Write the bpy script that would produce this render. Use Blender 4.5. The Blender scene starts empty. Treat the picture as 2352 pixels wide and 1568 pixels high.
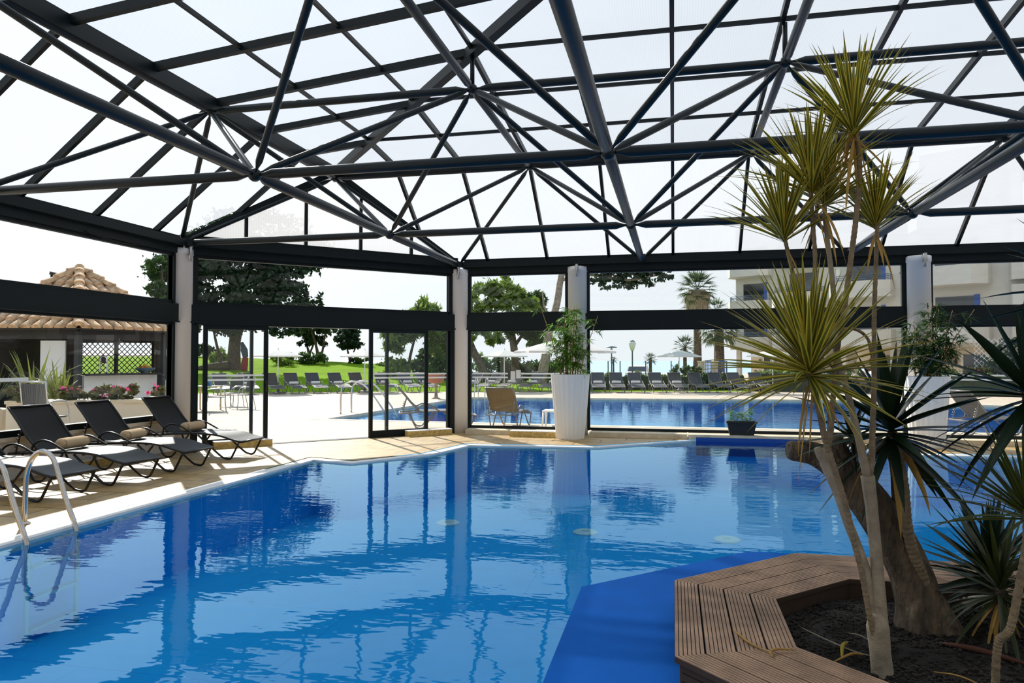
import bpy, math, random
import numpy as np
from mathutils import Vector, Matrix
from mathutils.geometry import tessellate_polygon

SC = bpy.context.scene
COL = SC.collection
random.seed(7)
RNG = np.random.default_rng(7)
PI = math.pi

# ------------------------------------------------------------------ camera
YAW, PITCH, EYE = math.radians(12.62), math.radians(1.505), 1.53
cam = bpy.data.cameras.new('camera')
cam.sensor_width = 36.0
cam.lens = 36.0 * 1655.0 / 2352.0
cam.clip_start, cam.clip_end = 0.05, 40000
cam_o = bpy.data.objects.new('camera', cam)
COL.objects.link(cam_o)
cam_o.location = (0, 0, EYE)
cam_o.rotation_euler = (PI / 2 + PITCH, 0, YAW)
SC.camera = cam_o

# ------------------------------------------------------------------ colour management
SC.view_settings.view_transform = 'Standard'
SC.view_settings.look = 'None'
SC.view_settings.exposure = 0.12
SC.view_settings.gamma = 1.0
SC.view_settings.use_curve_mapping = False

# ------------------------------------------------------------------ sky and sun
SUN_DIR = Vector((-0.656 * 0.80, 0.754 * 0.80, 0.60)).normalized()   # towards the sun
W = bpy.data.worlds.new('sky')
SC.world = W
W.use_nodes = True
nt = W.node_tree
nt.nodes.clear()
wo = nt.nodes.new('ShaderNodeOutputWorld')
bg = nt.nodes.new('ShaderNodeBackground')
tc = nt.nodes.new('ShaderNodeTexCoord')
sx = nt.nodes.new('ShaderNodeSeparateXYZ')
rp = nt.nodes.new('ShaderNodeValToRGB')
nt.links.new(tc.outputs['Generated'], sx.inputs[0])
nt.links.new(sx.outputs['Z'], rp.inputs[0])
el = rp.color_ramp.elements
el[0].position, el[0].color = 0.0, (0.90, 0.96, 1.0, 1)
el[1].position, el[1].color = 1.0, (0.42, 0.62, 0.90, 1)
e = el.new(0.18); e.color = (0.90, 0.96, 1.0, 1)
e = el.new(0.5); e.color = (0.66, 0.82, 0.98, 1)
# bright haze around the sun
vm = nt.nodes.new('ShaderNodeVectorMath'); vm.operation = 'DOT_PRODUCT'
nrm = nt.nodes.new('ShaderNodeVectorMath'); nrm.operation = 'NORMALIZE'
nt.links.new(tc.outputs['Generated'], nrm.inputs[0])
nt.links.new(nrm.outputs[0], vm.inputs[0])
vm.inputs[1].default_value = SUN_DIR
pw = nt.nodes.new('ShaderNodeMath'); pw.operation = 'POWER'; pw.use_clamp = True
mx0 = nt.nodes.new('ShaderNodeMath'); mx0.operation = 'MAXIMUM'; mx0.inputs[1].default_value = 0.0
nt.links.new(vm.outputs['Value'], mx0.inputs[0])
nt.links.new(mx0.outputs[0], pw.inputs[0]); pw.inputs[1].default_value = 10.0
ml = nt.nodes.new('ShaderNodeMath'); ml.operation = 'MULTIPLY_ADD'
nt.links.new(pw.outputs[0], ml.inputs[0]); ml.inputs[1].default_value = 1.2; ml.inputs[2].default_value = 0.90
nt.links.new(rp.outputs[0], bg.inputs['Color'])
nt.links.new(ml.outputs[0], bg.inputs['Strength'])
nt.links.new(bg.outputs[0], wo.inputs[0])

sun = bpy.data.lights.new('sun', 'SUN')
sun.energy = 6.2
sun.color = (1.0, 0.95, 0.87)
sun.angle = math.radians(0.6)
sun_o = bpy.data.objects.new('sun', sun)
COL.objects.link(sun_o)
sun_o.rotation_euler = SUN_DIR.to_track_quat('Z', 'Y').to_euler()

# ------------------------------------------------------------------ materials
def lin(h):
    h = h.lstrip('#')
    v = [int(h[i:i + 2], 16) / 255 for i in (0, 2, 4)]
    return tuple(c / 12.92 if c <= 0.04045 else ((c + 0.055) / 1.055) ** 2.4 for c in v)

def newmat(name):
    m = bpy.data.materials.new(name)
    m.use_nodes = True
    return m, m.node_tree, m.node_tree.nodes['Principled BSDF']

def N(nt, t, **kw):
    n = nt.nodes.new(t)
    for k, v in kw.items():
        setattr(n, k, v)
    return n

def pmat(name, col, rough=0.6, metal=0.0, spec=0.5, noise=0.0, nscale=8.0, bump=0.0, bscale=40.0, transl=0.0, stretch=None):
    if isinstance(col, str): col = lin(col)
    m, nt, b = newmat(name)
    b.inputs['Roughness'].default_value = rough
    b.inputs['Metallic'].default_value = metal
    b.inputs['Specular IOR Level'].default_value = spec
    b.inputs['Base Color'].default_value = (*col, 1)
    tcn = None
    if noise or bump:
        tcn = N(nt, 'ShaderNodeTexCoord')
        src = tcn.outputs['Object']
        if stretch:
            mp = N(nt, 'ShaderNodeMapping'); mp.inputs['Scale'].default_value = stretch
            nt.links.new(src, mp.inputs[0]); src = mp.outputs[0]
    if noise:
        t = N(nt, 'ShaderNodeTexNoise'); t.inputs['Scale'].default_value = nscale; t.inputs['Detail'].default_value = 4
        nt.links.new(src, t.inputs['Vector'])
        r = N(nt, 'ShaderNodeValToRGB')
        r.color_ramp.elements[0].position = 0.3; r.color_ramp.elements[1].position = 0.7
        r.color_ramp.elements[0].color = (*[c * (1 - noise) for c in col], 1)
        r.color_ramp.elements[1].color = (*[min(1, c * (1 + noise)) for c in col], 1)
        nt.links.new(t.outputs['Fac'], r.inputs[0]); nt.links.new(r.outputs[0], b.inputs['Base Color'])
    if bump:
        t2 = N(nt, 'ShaderNodeTexNoise'); t2.inputs['Scale'].default_value = bscale; t2.inputs['Detail'].default_value = 3
        nt.links.new(src, t2.inputs['Vector'])
        bp = N(nt, 'ShaderNodeBump'); bp.inputs['Strength'].default_value = bump; bp.inputs['Distance'].default_value = 0.01
        nt.links.new(t2.outputs['Fac'], bp.inputs['Height']); nt.links.new(bp.outputs[0], b.inputs['Normal'])
    if transl:
        tr = N(nt, 'ShaderNodeBsdfTranslucent'); mx = N(nt, 'ShaderNodeMixShader'); mx.inputs[0].default_value = transl
        if noise: nt.links.new(r.outputs[0], tr.inputs[0])
        else: tr.inputs[0].default_value = (*col, 1)
        nt.links.new(b.outputs[0], mx.inputs[1]); nt.links.new(tr.outputs[0], mx.inputs[2])
        nt.links.new(mx.outputs[0], nt.nodes['Material Output'].inputs[0])
    return m

def glass_mat(name, tint=(0.965, 0.978, 0.978), refl=1.0):
    m, nt, b = newmat(name)
    nt.nodes.remove(b)
    f = N(nt, 'ShaderNodeFresnel'); f.inputs['IOR'].default_value = 1.5
    k = N(nt, 'ShaderNodeMath', operation='MULTIPLY'); k.inputs[1].default_value = refl
    t = N(nt, 'ShaderNodeBsdfTransparent'); t.inputs[0].default_value = (*tint, 1)
    g = N(nt, 'ShaderNodeBsdfGlossy'); g.inputs['Roughness'].default_value = 0.0
    x = N(nt, 'ShaderNodeMixShader')
    nt.links.new(f.outputs[0], k.inputs[0]); nt.links.new(k.outputs[0], x.inputs[0])
    nt.links.new(t.outputs[0], x.inputs[1]); nt.links.new(g.outputs[0], x.inputs[2])
    nt.links.new(x.outputs[0], nt.nodes['Material Output'].inputs[0])
    return m

def water_mat(name, tint, scale, strength, stretch=(1, 1, 1)):
    m, nt, b = newmat(name)
    nt.nodes.remove(b)
    tcn = N(nt, 'ShaderNodeTexCoord')
    mp = N(nt, 'ShaderNodeMapping'); mp.inputs['Scale'].default_value = stretch
    t = N(nt, 'ShaderNodeTexNoise'); t.inputs['Scale'].default_value = scale; t.inputs['Detail'].default_value = 3; t.inputs['Roughness'].default_value = 0.55
    bp = N(nt, 'ShaderNodeBump'); bp.inputs['Strength'].default_value = strength; bp.inputs['Distance'].default_value = 0.05
    nt.links.new(tcn.outputs['Object'], mp.inputs[0]); nt.links.new(mp.outputs[0], t.inputs['Vector'])
    nt.links.new(t.outputs['Fac'], bp.inputs['Height'])
    f = N(nt, 'ShaderNodeFresnel'); f.inputs['IOR'].default_value = 1.33
    nt.links.new(bp.outputs[0], f.inputs['Normal'])
    tr = N(nt, 'ShaderNodeBsdfTransparent'); tr.inputs[0].default_value = (*tint, 1)
    g = N(nt, 'ShaderNodeBsdfGlossy'); g.inputs['Roughness'].default_value = 0.0; g.inputs['Color'].default_value = (0.60, 0.90, 1.0, 1)
    nt.links.new(bp.outputs[0], g.inputs['Normal'])
    x = N(nt, 'ShaderNodeMixShader')
    nt.links.new(f.outputs[0], x.inputs[0]); nt.links.new(tr.outputs[0], x.inputs[1]); nt.links.new(g.outputs[0], x.inputs[2])
    nt.links.new(x.outputs[0], nt.nodes['Material Output'].inputs[0])
    return m

def poly_mat(name, axis, white=0.47, clear=0.14):
    """twin-wall polycarbonate sheet: mostly scatters light through, a little goes straight; fine flutes along one axis"""
    m, nt, b = newmat(name)
    nt.nodes.remove(b)
    tcn = N(nt, 'ShaderNodeTexCoord')
    sp = N(nt, 'ShaderNodeSeparateXYZ'); nt.links.new(tcn.outputs['Object'], sp.inputs[0])
    mu = N(nt, 'ShaderNodeMath', operation='MULTIPLY'); mu.inputs[1].default_value = 2 * PI / 0.032
    nt.links.new(sp.outputs[axis], mu.inputs[0])
    sn = N(nt, 'ShaderNodeMath', operation='SINE'); nt.links.new(mu.outputs[0], sn.inputs[0])
    no = N(nt, 'ShaderNodeTexNoise'); no.inputs['Scale'].default_value = 0.8; no.inputs['Detail'].default_value = 5
    nt.links.new(tcn.outputs['Object'], no.inputs['Vector'])
    a = N(nt, 'ShaderNodeMath', operation='MULTIPLY_ADD'); a.inputs[1].default_value = 0.035; a.inputs[2].default_value = 0.94
    nt.links.new(sn.outputs[0], a.inputs[0])
    a2 = N(nt, 'ShaderNodeMath', operation='MULTIPLY_ADD'); a2.inputs[1].default_value = 0.12
    nt.links.new(no.outputs['Fac'], a2.inputs[0]); nt.links.new(a.outputs[0], a2.inputs[2])
    vc = N(nt, 'ShaderNodeVectorMath', operation='SCALE'); vc.inputs[0].default_value = (white, white * 1.0, white * 1.02)
    nt.links.new(a2.outputs[0], vc.inputs['Scale'])
    tl = N(nt, 'ShaderNodeBsdfTranslucent'); nt.links.new(vc.outputs[0], tl.inputs[0])
    df = N(nt, 'ShaderNodeBsdfDiffuse'); df.inputs[0].default_value = (0.35, 0.36, 0.37, 1)
    mx = N(nt, 'ShaderNodeMixShader'); mx.inputs[0].default_value = 0.8
    nt.links.new(df.outputs[0], mx.inputs[1]); nt.links.new(tl.outputs[0], mx.inputs[2])
    tp = N(nt, 'ShaderNodeBsdfTransparent'); tp.inputs[0].default_value = (0.92, 0.95, 0.97, 1)
    m2 = N(nt, 'ShaderNodeMixShader'); m2.inputs[0].default_value = clear
    nt.links.new(mx.outputs[0], m2.inputs[1]); nt.links.new(tp.outputs[0], m2.inputs[2])
    nt.links.new(m2.outputs[0], nt.nodes['Material Output'].inputs[0])
    return m

def tile_mat(name, c1, c2, mortar, sx_, sy_, rough=0.55, rot=0.0, msize=0.012, bump=0.25, noise=0.25):
    m, nt, b = newmat(name)
    tcn = N(nt, 'ShaderNodeTexCoord')
    mp = N(nt, 'ShaderNodeMapping'); mp.inputs['Rotation'].default_value = (0, 0, rot)
    nt.links.new(tcn.outputs['Object'], mp.inputs[0])
    br = N(nt, 'ShaderNodeTexBrick')
    br.inputs['Color1'].default_value = (*c1, 1); br.inputs['Color2'].default_value = (*c2, 1); br.inputs['Mortar'].default_value = (*mortar, 1)
    br.inputs['Scale'].default_value = 1.0; br.inputs['Mortar Size'].default_value = msize
    br.inputs['Brick Width'].default_value = sx_; br.inputs['Row Height'].default_value = sy_
    nt.links.new(mp.outputs[0], br.inputs['Vector'])
    no = N(nt, 'ShaderNodeTexNoise'); no.inputs['Scale'].default_value = 3.5; no.inputs['Detail'].default_value = 8; no.inputs['Roughness'].default_value = 0.7
    nt.links.new(mp.outputs[0], no.inputs['Vector'])
    rr = N(nt, 'ShaderNodeValToRGB'); rr.color_ramp.elements[0].position = 0.3; rr.color_ramp.elements[1].position = 0.72
    rr.color_ramp.elements[0].color = (1 - noise, 1 - noise * 1.15, 1 - noise * 1.4, 1); rr.color_ramp.elements[1].color = (1, 1, 1, 1)
    nt.links.new(no.outputs['Fac'], rr.inputs[0])
    mm = N(nt, 'ShaderNodeMix', data_type='RGBA', blend_type='MULTIPLY'); mm.inputs['Factor'].default_value = 1.0
    nt.links.new(br.outputs['Color'], mm.inputs['A']); nt.links.new(rr.outputs[0], mm.inputs['B'])
    nt.links.new(mm.outputs['Result'], b.inputs['Base Color'])
    b.inputs['Roughness'].default_value = rough
    n2 = N(nt, 'ShaderNodeTexNoise'); n2.inputs['Scale'].default_value = 35; n2.inputs['Detail'].default_value = 4
    nt.links.new(mp.outputs[0], n2.inputs['Vector'])
    bp = N(nt, 'ShaderNodeBump'); bp.inputs['Strength'].default_value = bump; bp.inputs['Distance'].default_value = 0.01
    nt.links.new(n2.outputs['Fac'], bp.inputs['Height']); nt.links.new(bp.outputs[0], b.inputs['Normal'])
    return m

M = {}
M['frame'] = pmat('dark_teal_metal', (0.0035, 0.0085, 0.0100), 0.42, spec=0.25)
M['tube'] = pmat('painted_steel_tube', (0.008, 0.0145, 0.017), 0.36, spec=0.35)
M['polyX'] = poly_mat('polycarbonate_a', 'X')
M['polyY'] = poly_mat('polycarbonate_b', 'Y')
M['glass'] = glass_mat('window_glass')
M['decal'] = pmat('white_film', (0.80, 0.82, 0.82), 0.6, transl=0.3)
M['pillar'] = pmat('white_plaster', (0.92, 0.90, 0.90), 0.8, bump=0.15, bscale=60)
M['steel'] = pmat('stainless_steel', (0.62, 0.60, 0.58), 0.16, metal=1.0)
M['brushed'] = pmat('brushed_steel', (0.5, 0.5, 0.48), 0.35, metal=1.0)
M['deck'] = tile_mat('travertine_deck', (0.60, 0.42, 0.19), (0.53, 0.36, 0.145), (0.20, 0.13, 0.06), 0.9, 0.45, rough=0.5, noise=0.45)
M['outdeck'] = tile_mat('terrace_stone', (0.60, 0.50, 0.385), (0.56, 0.455, 0.345), (0.38, 0.29, 0.21), 1.0, 0.5, rough=0.8, rot=0.6, noise=0.12)
M['stone'] = pmat('pale_limestone', (0.66, 0.55, 0.38), 0.7, noise=0.18, nscale=5, bump=0.3, bscale=30)
M['grate'] = pmat('white_grating', (0.78, 0.78, 0.76), 0.6)
M['black'] = pmat('black_gap', (0.012, 0.012, 0.012), 0.7)
M['pool'] = tile_mat('blue_pool_tile', (0.001, 0.48, 0.97), (0.001, 0.46, 0.96), (0.0, 0.39, 0.88), 3.0, 1.6, rough=0.6, msize=0.008, bump=0.0, noise=0.08)
M['poolwall'] = pmat('deep_blue_pool_wall', (0.0, 0.50, 0.95), 0.5, spec=0.1)
M['water'] = water_mat('pool_water', (0.72, 0.97, 1.0), 2.6, 0.055, (0.8, 1.6, 1))
M['outwater'] = water_mat('outdoor_pool_water', (0.72, 0.97, 1.0), 2.6, 0.10, (0.8, 1.5, 1))
M['poolband'] = pmat('dark_blue_band', (0.0, 0.055, 0.30), 0.35)
M['hotelwall'] = pmat('hotel_render', (0.60, 0.575, 0.53), 0.9)
M['mat'] = pmat('blue_mat', (0.002, 0.115, 0.50), 0.8, spec=0.1, noise=0.08, nscale=3, bump=0.3, bscale=150)
M['wood'] = pmat('composite_wood', (0.30, 0.185, 0.115), 0.7, noise=0.28, nscale=7, bump=0.3, bscale=60, stretch=(1, 1, 1))
M['woodgap'] = pmat('groove_wood', (0.06, 0.036, 0.022), 0.9)
M['soil'] = pmat('dark_soil', (0.008, 0.006, 0.004), 0.95, noise=0.4, nscale=30, bump=0.8, bscale=60)
M['pebble'] = pmat('clay_pellet', (0.013, 0.010, 0.006), 0.9, noise=0.5, nscale=3)
M['white'] = pmat('white_paint', (0.82, 0.82, 0.80), 0.6)
M['wallw'] = pmat('white_render', (0.80, 0.78, 0.74), 0.85)
M['wallcream'] = pmat('cream_render', (0.72, 0.62, 0.48), 0.85)
M['potwhite'] = pmat('white_pot_plastic', (0.86, 0.84, 0.80), 0.45)
M['sling'] = pmat('black_sling_mesh', (0.006, 0.005, 0.004), 0.5, spec=0.3, bump=0.2, bscale=250)
M['lframe'] = pmat('black_lounger_frame', (0.006, 0.005, 0.005), 0.3, spec=0.5)
M['towel'] = pmat('tan_towel', (0.60, 0.43, 0.25), 0.95, bump=0.6, bscale=120)
M['osling'] = pmat('charcoal_sling', (0.050, 0.048, 0.050), 0.6, spec=0.5)
M['oframe'] = pmat('grey_lounger_frame', (0.16, 0.15, 0.145), 0.4)
M['canvas'] = pmat('white_canvas', (0.82, 0.79, 0.74), 0.9, transl=0.35)
M['greycanvas'] = pmat('grey_canvas', (0.60, 0.62, 0.63), 0.9, transl=0.3)
M['lawn'] = pmat('lawn', (0.155, 0.275, 0.0), 0.95, spec=0.05, noise=0.15, nscale=0.7, bump=0.3, bscale=30)
M['sea'] = pmat('sea', (0.33, 0.45, 0.58), 0.6, noise=0.08, nscale=0.01)
M['bark'] = pmat('grey_bark', (0.105, 0.078, 0.052), 0.95, noise=0.7, nscale=16, bump=1.0, bscale=30, stretch=(1, 1, 0.35))
M['bark'].node_tree.nodes['Bump'].inputs['Distance'].default_value = 0.05
M['palebark'] = pmat('pale_bark', (0.30, 0.24, 0.18), 0.95, noise=0.4, nscale=6, bump=0.8, bscale=20)
M['leafdark'] = pmat('dark_leaf', (0.020, 0.045, 0.016), 0.6, noise=0.4, nscale=1.5, transl=0.25)
M['leafmid'] = pmat('mid_leaf', (0.045, 0.095, 0.018), 0.6, noise=0.4, nscale=1.5, transl=0.35)
M['leaflight'] = pmat('light_leaf', (0.17, 0.25, 0.04), 0.6, noise=0.35, nscale=2.0, transl=0.4)
M['hedge'] = pmat('hedge_leaf', (0.060, 0.115, 0.02), 0.55, noise=0.45, nscale=2.5, transl=0.3)
M['blue'] = pmat('blue_paint', (0.03, 0.09, 0.35), 0.4)
M['darkglass'] = pmat('dark_glazing', (0.02, 0.025, 0.03), 0.08, spec=0.8)
M['pipe'] = pmat('blue_grey_pole', (0.05, 0.10, 0.14), 0.5)

# ------------------------------------------------------------------ mesh builder
class MB:
    def __init__(s):
        s.v, s.f, s.m = [], [], []
    def add(s, vs, fs, mi=0):
        o = len(s.v)
        s.v += [tuple(p) for p in vs]
        s.f += [tuple(i + o for i in f) for f in fs]
        s.m += [mi] * len(fs)
        return s
    def hexa(s, p, mi=0):
        return s.add(p, [(0, 3, 2, 1), (4, 5, 6, 7), (0, 1, 5, 4), (1, 2, 6, 5), (2, 3, 7, 6), (3, 0, 4, 7)], mi)
    def box(s, x0, x1, y0, y1, z0, z1, mi=0):
        return s.hexa([(x0, y0, z0), (x1, y0, z0), (x1, y1, z0), (x0, y1, z0), (x0, y0, z1), (x1, y0, z1), (x1, y1, z1), (x0, y1, z1)], mi)
    def beam(s, p, q, w, h, up=(0, 0, 1), mi=0):
        p, q = Vector(p), Vector(q)
        d = (q - p).normalized(); up = Vector(up)
        sd = d.cross(up)
        if sd.length < 1e-5: sd = d.cross(Vector((1, 0, 0)))
        sd.normalize(); u = sd.cross(d).normalized()
        a, b = sd * w / 2, u * h / 2
        return s.hexa([p - a - b, p + a - b, p + a + b, p - a + b, q - a - b, q + a - b, q + a + b, q - a + b], mi)
    def tube(s, pts, r, n=10, mi=0, caps=True):
        pts = [Vector(p) for p in pts]
        if not hasattr(r, '__len__'): r = [r] * len(pts)
        t0 = (pts[1] - pts[0]).normalized()
        a = t0.orthogonal().normalized()
        vs, fs = [], []
        for i, p in enumerate(pts):
            if i == 0: t = t0
            elif i == len(pts) - 1: t = (pts[i] - pts[i - 1]).normalized()
            else: t = ((pts[i + 1] - pts[i]).normalized() + (pts[i] - pts[i - 1]).normalized()).normalized()
            a = (a - t * a.dot(t)).normalized(); b = t.cross(a)
            for k in range(n):
                th = 2 * PI * k / n
                vs.append(p + (a * math.cos(th) + b * math.sin(th)) * r[i])
        for i in range(len(pts) - 1):
            for k in range(n):
                k2 = (k + 1) % n
                fs.append((i * n + k, i * n + k2, (i + 1) * n + k2, (i + 1) * n + k))
        if caps:
            fs.append(tuple(range(n - 1, -1, -1))); fs.append(tuple((len(pts) - 1) * n + k for k in range(n)))
        return s.add(vs, fs, mi)
    def lathe(s, prof, c=(0, 0, 0), n=24, mi=0, caps=True):
        vs, fs = [], []
        for (r, z) in prof:
            for k in range(n):
                th = 2 * PI * k / n
                vs.append((c[0] + r * math.cos(th), c[1] + r * math.sin(th), c[2] + z))
        m = len(prof)
        for i in range(m - 1):
            for k in range(n):
                k2 = (k + 1) % n
                fs.append((i * n + k, i * n + k2, (i + 1) * n + k2, (i + 1) * n + k))
        if caps:
            fs.append(tuple(range(n - 1, -1, -1))); fs.append(tuple((m - 1) * n + k for k in range(n)))
        return s.add(vs, fs, mi)
    def sphere(s, c, r, n=10, mi=0, sz=1.0):
        prof = [(r * math.sin(PI * i / (n // 2 + 1)), -r * sz * math.cos(PI * i / (n // 2 + 1))) for i in range(1, n // 2 + 1)]
        return s.lathe(prof, c, n, mi)
    def prism(s, poly, z0, z1, mi=0, top=None):
        n = len(poly)
        a = sum(poly[i][0] * poly[(i + 1) % n][1] - poly[(i + 1) % n][0] * poly[i][1] for i in range(n))
        if a < 0: poly = poly[::-1]
        vs = [(p[0], p[1], z0) for p in poly] + [(p[0], p[1], z1) for p in poly]
        s.add(vs, [(i, (i + 1) % n, n + (i + 1) % n, n + i) for i in range(n)] + [tuple(range(n - 1, -1, -1))], mi)
        return s.add([(p[0], p[1], z1) for p in poly], [tuple(range(n))], mi if top is None else top)
    def flat(s, outer, holes, z, mi=0):
        polys = [[Vector((p[0], p[1], 0)) for p in outer]] + [[Vector((p[0], p[1], 0)) for p in h] for h in holes]
        tri = tessellate_polygon(polys)
        pts = [p for pl in polys for p in pl]
        fs = []
        for t in tri:
            a, b, c_ = (pts[i] for i in t)
            cr = (b - a).cross(c_ - a).z
            if abs(cr) < 1e-9: continue
            fs.append(t if cr > 0 else (t[0], t[2], t[1]))
        return s.add([(p.x, p.y, z) for p in pts], fs, mi)
    def quad(s, pts, mi=0):
        return s.add(pts, [tuple(range(len(pts)))], mi)
    def slab(s, pts, th, mi=0):
        """a flat polygon given in 3-D, thickened by th along its normal"""
        p = [Vector(q) for q in pts]
        nrm = (p[1] - p[0]).cross(p[2] - p[1]).normalized() * th
        n = len(p)
        return s.add(p + [q + nrm for q in p], [tuple(range(n - 1, -1, -1)), tuple(range(n, 2 * n))] + [(i, (i + 1) % n, n + (i + 1) % n, n + i) for i in range(n)], mi)
    def build(s, name, mats, parent=None, smooth=False, loc=None):
        me = bpy.data.meshes.new(name)
        me.from_pydata(s.v, [], s.f)
        if not isinstance(mats, (list, tuple)): mats = [mats]
        for m in mats: me.materials.append(M[m] if isinstance(m, str) else m)
        if any(s.m): me.polygons.foreach_set('material_index', s.m)
        if smooth: me.polygons.foreach_set('use_smooth', [True] * len(s.f))
        me.update()
        o = bpy.data.objects.new(name, me)
        COL.objects.link(o)
        if parent is not None:
            o.parent = parent
            off = Vector((0, 0, 0)); q = parent
            while q is not None:
                off += q.location; q = q.parent
            if loc == 'world':            # the shape was given in world coordinates
                me.transform(Matrix.Translation(-off))
        elif isinstance(loc, (tuple, list, Vector)):
            o.location = loc
        return o

def smooth_pts(pts, n=6):
    """Catmull-Rom through the points"""
    P = [Vector(p) for p in pts]
    P = [P[0] * 2 - P[1]] + P + [P[-1] * 2 - P[-2]]
    out = []
    for i in range(1, len(P) - 2):
        for k in range(n):
            t = k / n
            out.append(0.5 * ((2 * P[i]) + (P[i + 1] - P[i - 1]) * t + (2 * P[i - 1] - 5 * P[i] + 4 * P[i + 1] - P[i + 2]) * t * t + (3 * P[i] - P[i - 1] - 3 * P[i + 1] + P[i + 2]) * t ** 3))
    out.append(P[-2])
    return out

def interp(vals, n=6):
    out = []
    for i in range(len(vals) - 1):
        for k in range(n): out.append(vals[i] + (vals[i + 1] - vals[i]) * k / n)
    return out + [vals[-1]]

def tag(o, label=None, cat=None, group=None, kind=None):
    if label: o['label'] = label
    if cat: o['category'] = cat
    if group: o['group'] = group
    if kind: o['kind'] = kind
    return o

def empty(name, loc=(0, 0, 0), rz=0.0):
    o = bpy.data.objects.new(name, None)
    o.empty_display_size = 0.2
    COL.objects.link(o); o.location = loc; o.rotation_euler = (0, 0, rz)
    return o

def copy_tree(o, parent=None):
    c = o.copy(); COL.objects.link(c)
    if parent is not None: c.parent = parent
    for ch in list(o.children): copy_tree(ch, c)
    return c

ORD = ['first', 'second', 'third', 'fourth', 'fifth', 'sixth', 'seventh', 'eighth', 'ninth', 'tenth', 'eleventh', 'twelfth', 'thirteenth', 'fourteenth', 'fifteenth', 'sixteenth']

# site grid of the garden: e runs along the terrace, n away from the hall
CE, SE = math.cos(YAW), math.sin(YAW)
def S(e, n, z=0.0):
    return Vector((e * CE - n * SE, e * SE + n * CE, z))

# ------------------------------------------------------------------ main dimensions of the hall
G = 3.87                         # space frame module
BX, BY = -4.484, 14.81           # pillar between door wall and long wall
AX, AY = BX - G, BY - G          # pillar between door wall and left wall
ZE, ZT = 3.57, 5.08              # lower and upper layer of the space frame
XR, YB = BX + 4 * G, BY - 5 * G  # right wall, back wall
RX, RY = BX - 0.5 * G, BY - 0.5 * G   # ring beam lines
ZG = 5.27                        # glazing at the ring beam
def gp(a, b, z): return Vector((BX + a * G, BY + b * G, z))

# ------------------------------------------------------------------ floor, pool
POOL = [(-5.45, 10.27), (-4.72, 10.06), (-3.89, 11.27), (-3.60, 12.65), (-1.30, 12.83), (0.38, 14.42), (2.42, 14.42), (3.60, 12.95), (9.6, 13.15), (9.6, 1.0), (-5.45, 1.0)]
WZ = -0.03
def offset_poly(poly, d):
    n = len(poly); out = []
    a = sum(poly[i][0] * poly[(i + 1) % n][1] - poly[(i + 1) % n][0] * poly[i][1] for i in range(n))
    sg = 1 if a > 0 else -1
    for i in range(n):
        p0, p1, p2 = Vector(poly[i - 1]), Vector(poly[i]), Vector(poly[(i + 1) % n])
        n1 = Vector(((p1 - p0).y, -(p1 - p0).x)).normalized() * sg
        n2 = Vector(((p2 - p1).y, -(p2 - p1).x)).normalized() * sg
        b = (n1 + n2); b = b / max(0.35, b.length_squared / 2)
        out.append(tuple(p1 + b * d))
    return out
COPE = offset_poly(POOL, 0.17)
JOINT = offset_poly(POOL, 0.19)
# notch: the pool runs right up to the glass wall's plinth there
for L in (COPE, JOINT):
    L[5] = (0.30, 14.42); L[6] = (2.50, 14.42)
HALL = [(AX - 0.1, YB), (AX - 0.1, AY + 0.02), (BX - 0.02, BY + 0.1), (XR, BY + 0.1), (XR, YB)]
tag(MB().flat(HALL, [JOINT], 0.0).build('floor', 'deck'), kind='structure')
tag(MB().flat(JOINT, [COPE], -0.012).build('trim_1', 'black'), kind='structure')
cp = MB(); cp.flat(COPE, [POOL], -0.006)
n = len(POOL)
for i in range(n):
    a, b = POOL[i], POOL[(i + 1) % n]
    cp.quad([(*a, -0.006), (*b, -0.006), (*b, -0.09), (*a, -0.09)])
tag(cp.build('trim_2', 'grate'), kind='structure')
FZ = -0.85
isl_c = (1.335, 3.79)
def octo(ap):
    r = ap / math.cos(PI / 8)
    return [(isl_c[0] + r * math.cos(PI / 8 + k * PI / 4), isl_c[1] + r * math.sin(PI / 8 + k * PI / 4)) for k in range(8)]
ISL = octo(1.95)
bs = MB(); bs.flat(POOL, [], FZ, 0)
for i in range(n):
    a, b = POOL[i], POOL[(i + 1) % n]
    bs.quad([(*a, FZ), (*b, FZ), (*b, -0.09), (*a, -0.09)], 1)
bs_o = tag(bs.build('pool_basin', ['pool', 'poolwall']), kind='structure')
tag(MB().flat(POOL, [ISL], WZ).build('water', 'water'), kind='structure')
# blue upstand of the pool where it meets the plinth
tag(MB().box(0.42, 2.40, 14.40, 14.43, -0.3, 0.045).build('trim_3', 'poolband'), kind='structure')
# plinth of pale stone under the long glass wall
pl = MB()
for x0, x1 in ((BX + 0.25, -2.05), (-1.65, 0.26), (0.28, 2.45), (2.47, 4.2), (4.75, 7.2), (7.22, XR)):
    pl.box(x0, x1, 14.42 if x0 < 2.46 and x1 > 0.27 else 14.46, 14.92, 0.0, 0.095)
tag(pl.build('trim_4', 'stone'), kind='structure')

# round inlet lids on the basin floor
for lab, (x, y) in (('round white inlet lid on the pool floor, below the door wall reflection', (-3.22, 10.11)), ('round white inlet lid on the pool floor, middle one of three', (-1.20, 9.98)), ('round white inlet lid on the pool floor, nearest the planter', (0.68, 9.98))):
    mb = MB().lathe([(0.17, 0.0), (0.17, 0.02), (0.14, 0.035)], (x, y, FZ), 24)
    o = empty('pool_inlet', (x, y, FZ)); tag(o, lab, 'pool inlet', 'inlet lids on the pool floor')
    mb.build('lid', 'white', o, loc='world')
    MB().lathe([(0.05, 0.036), (0.05, 0.045)], (x, y, FZ), 16).build('cap', 'grate', o, loc='world')

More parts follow.
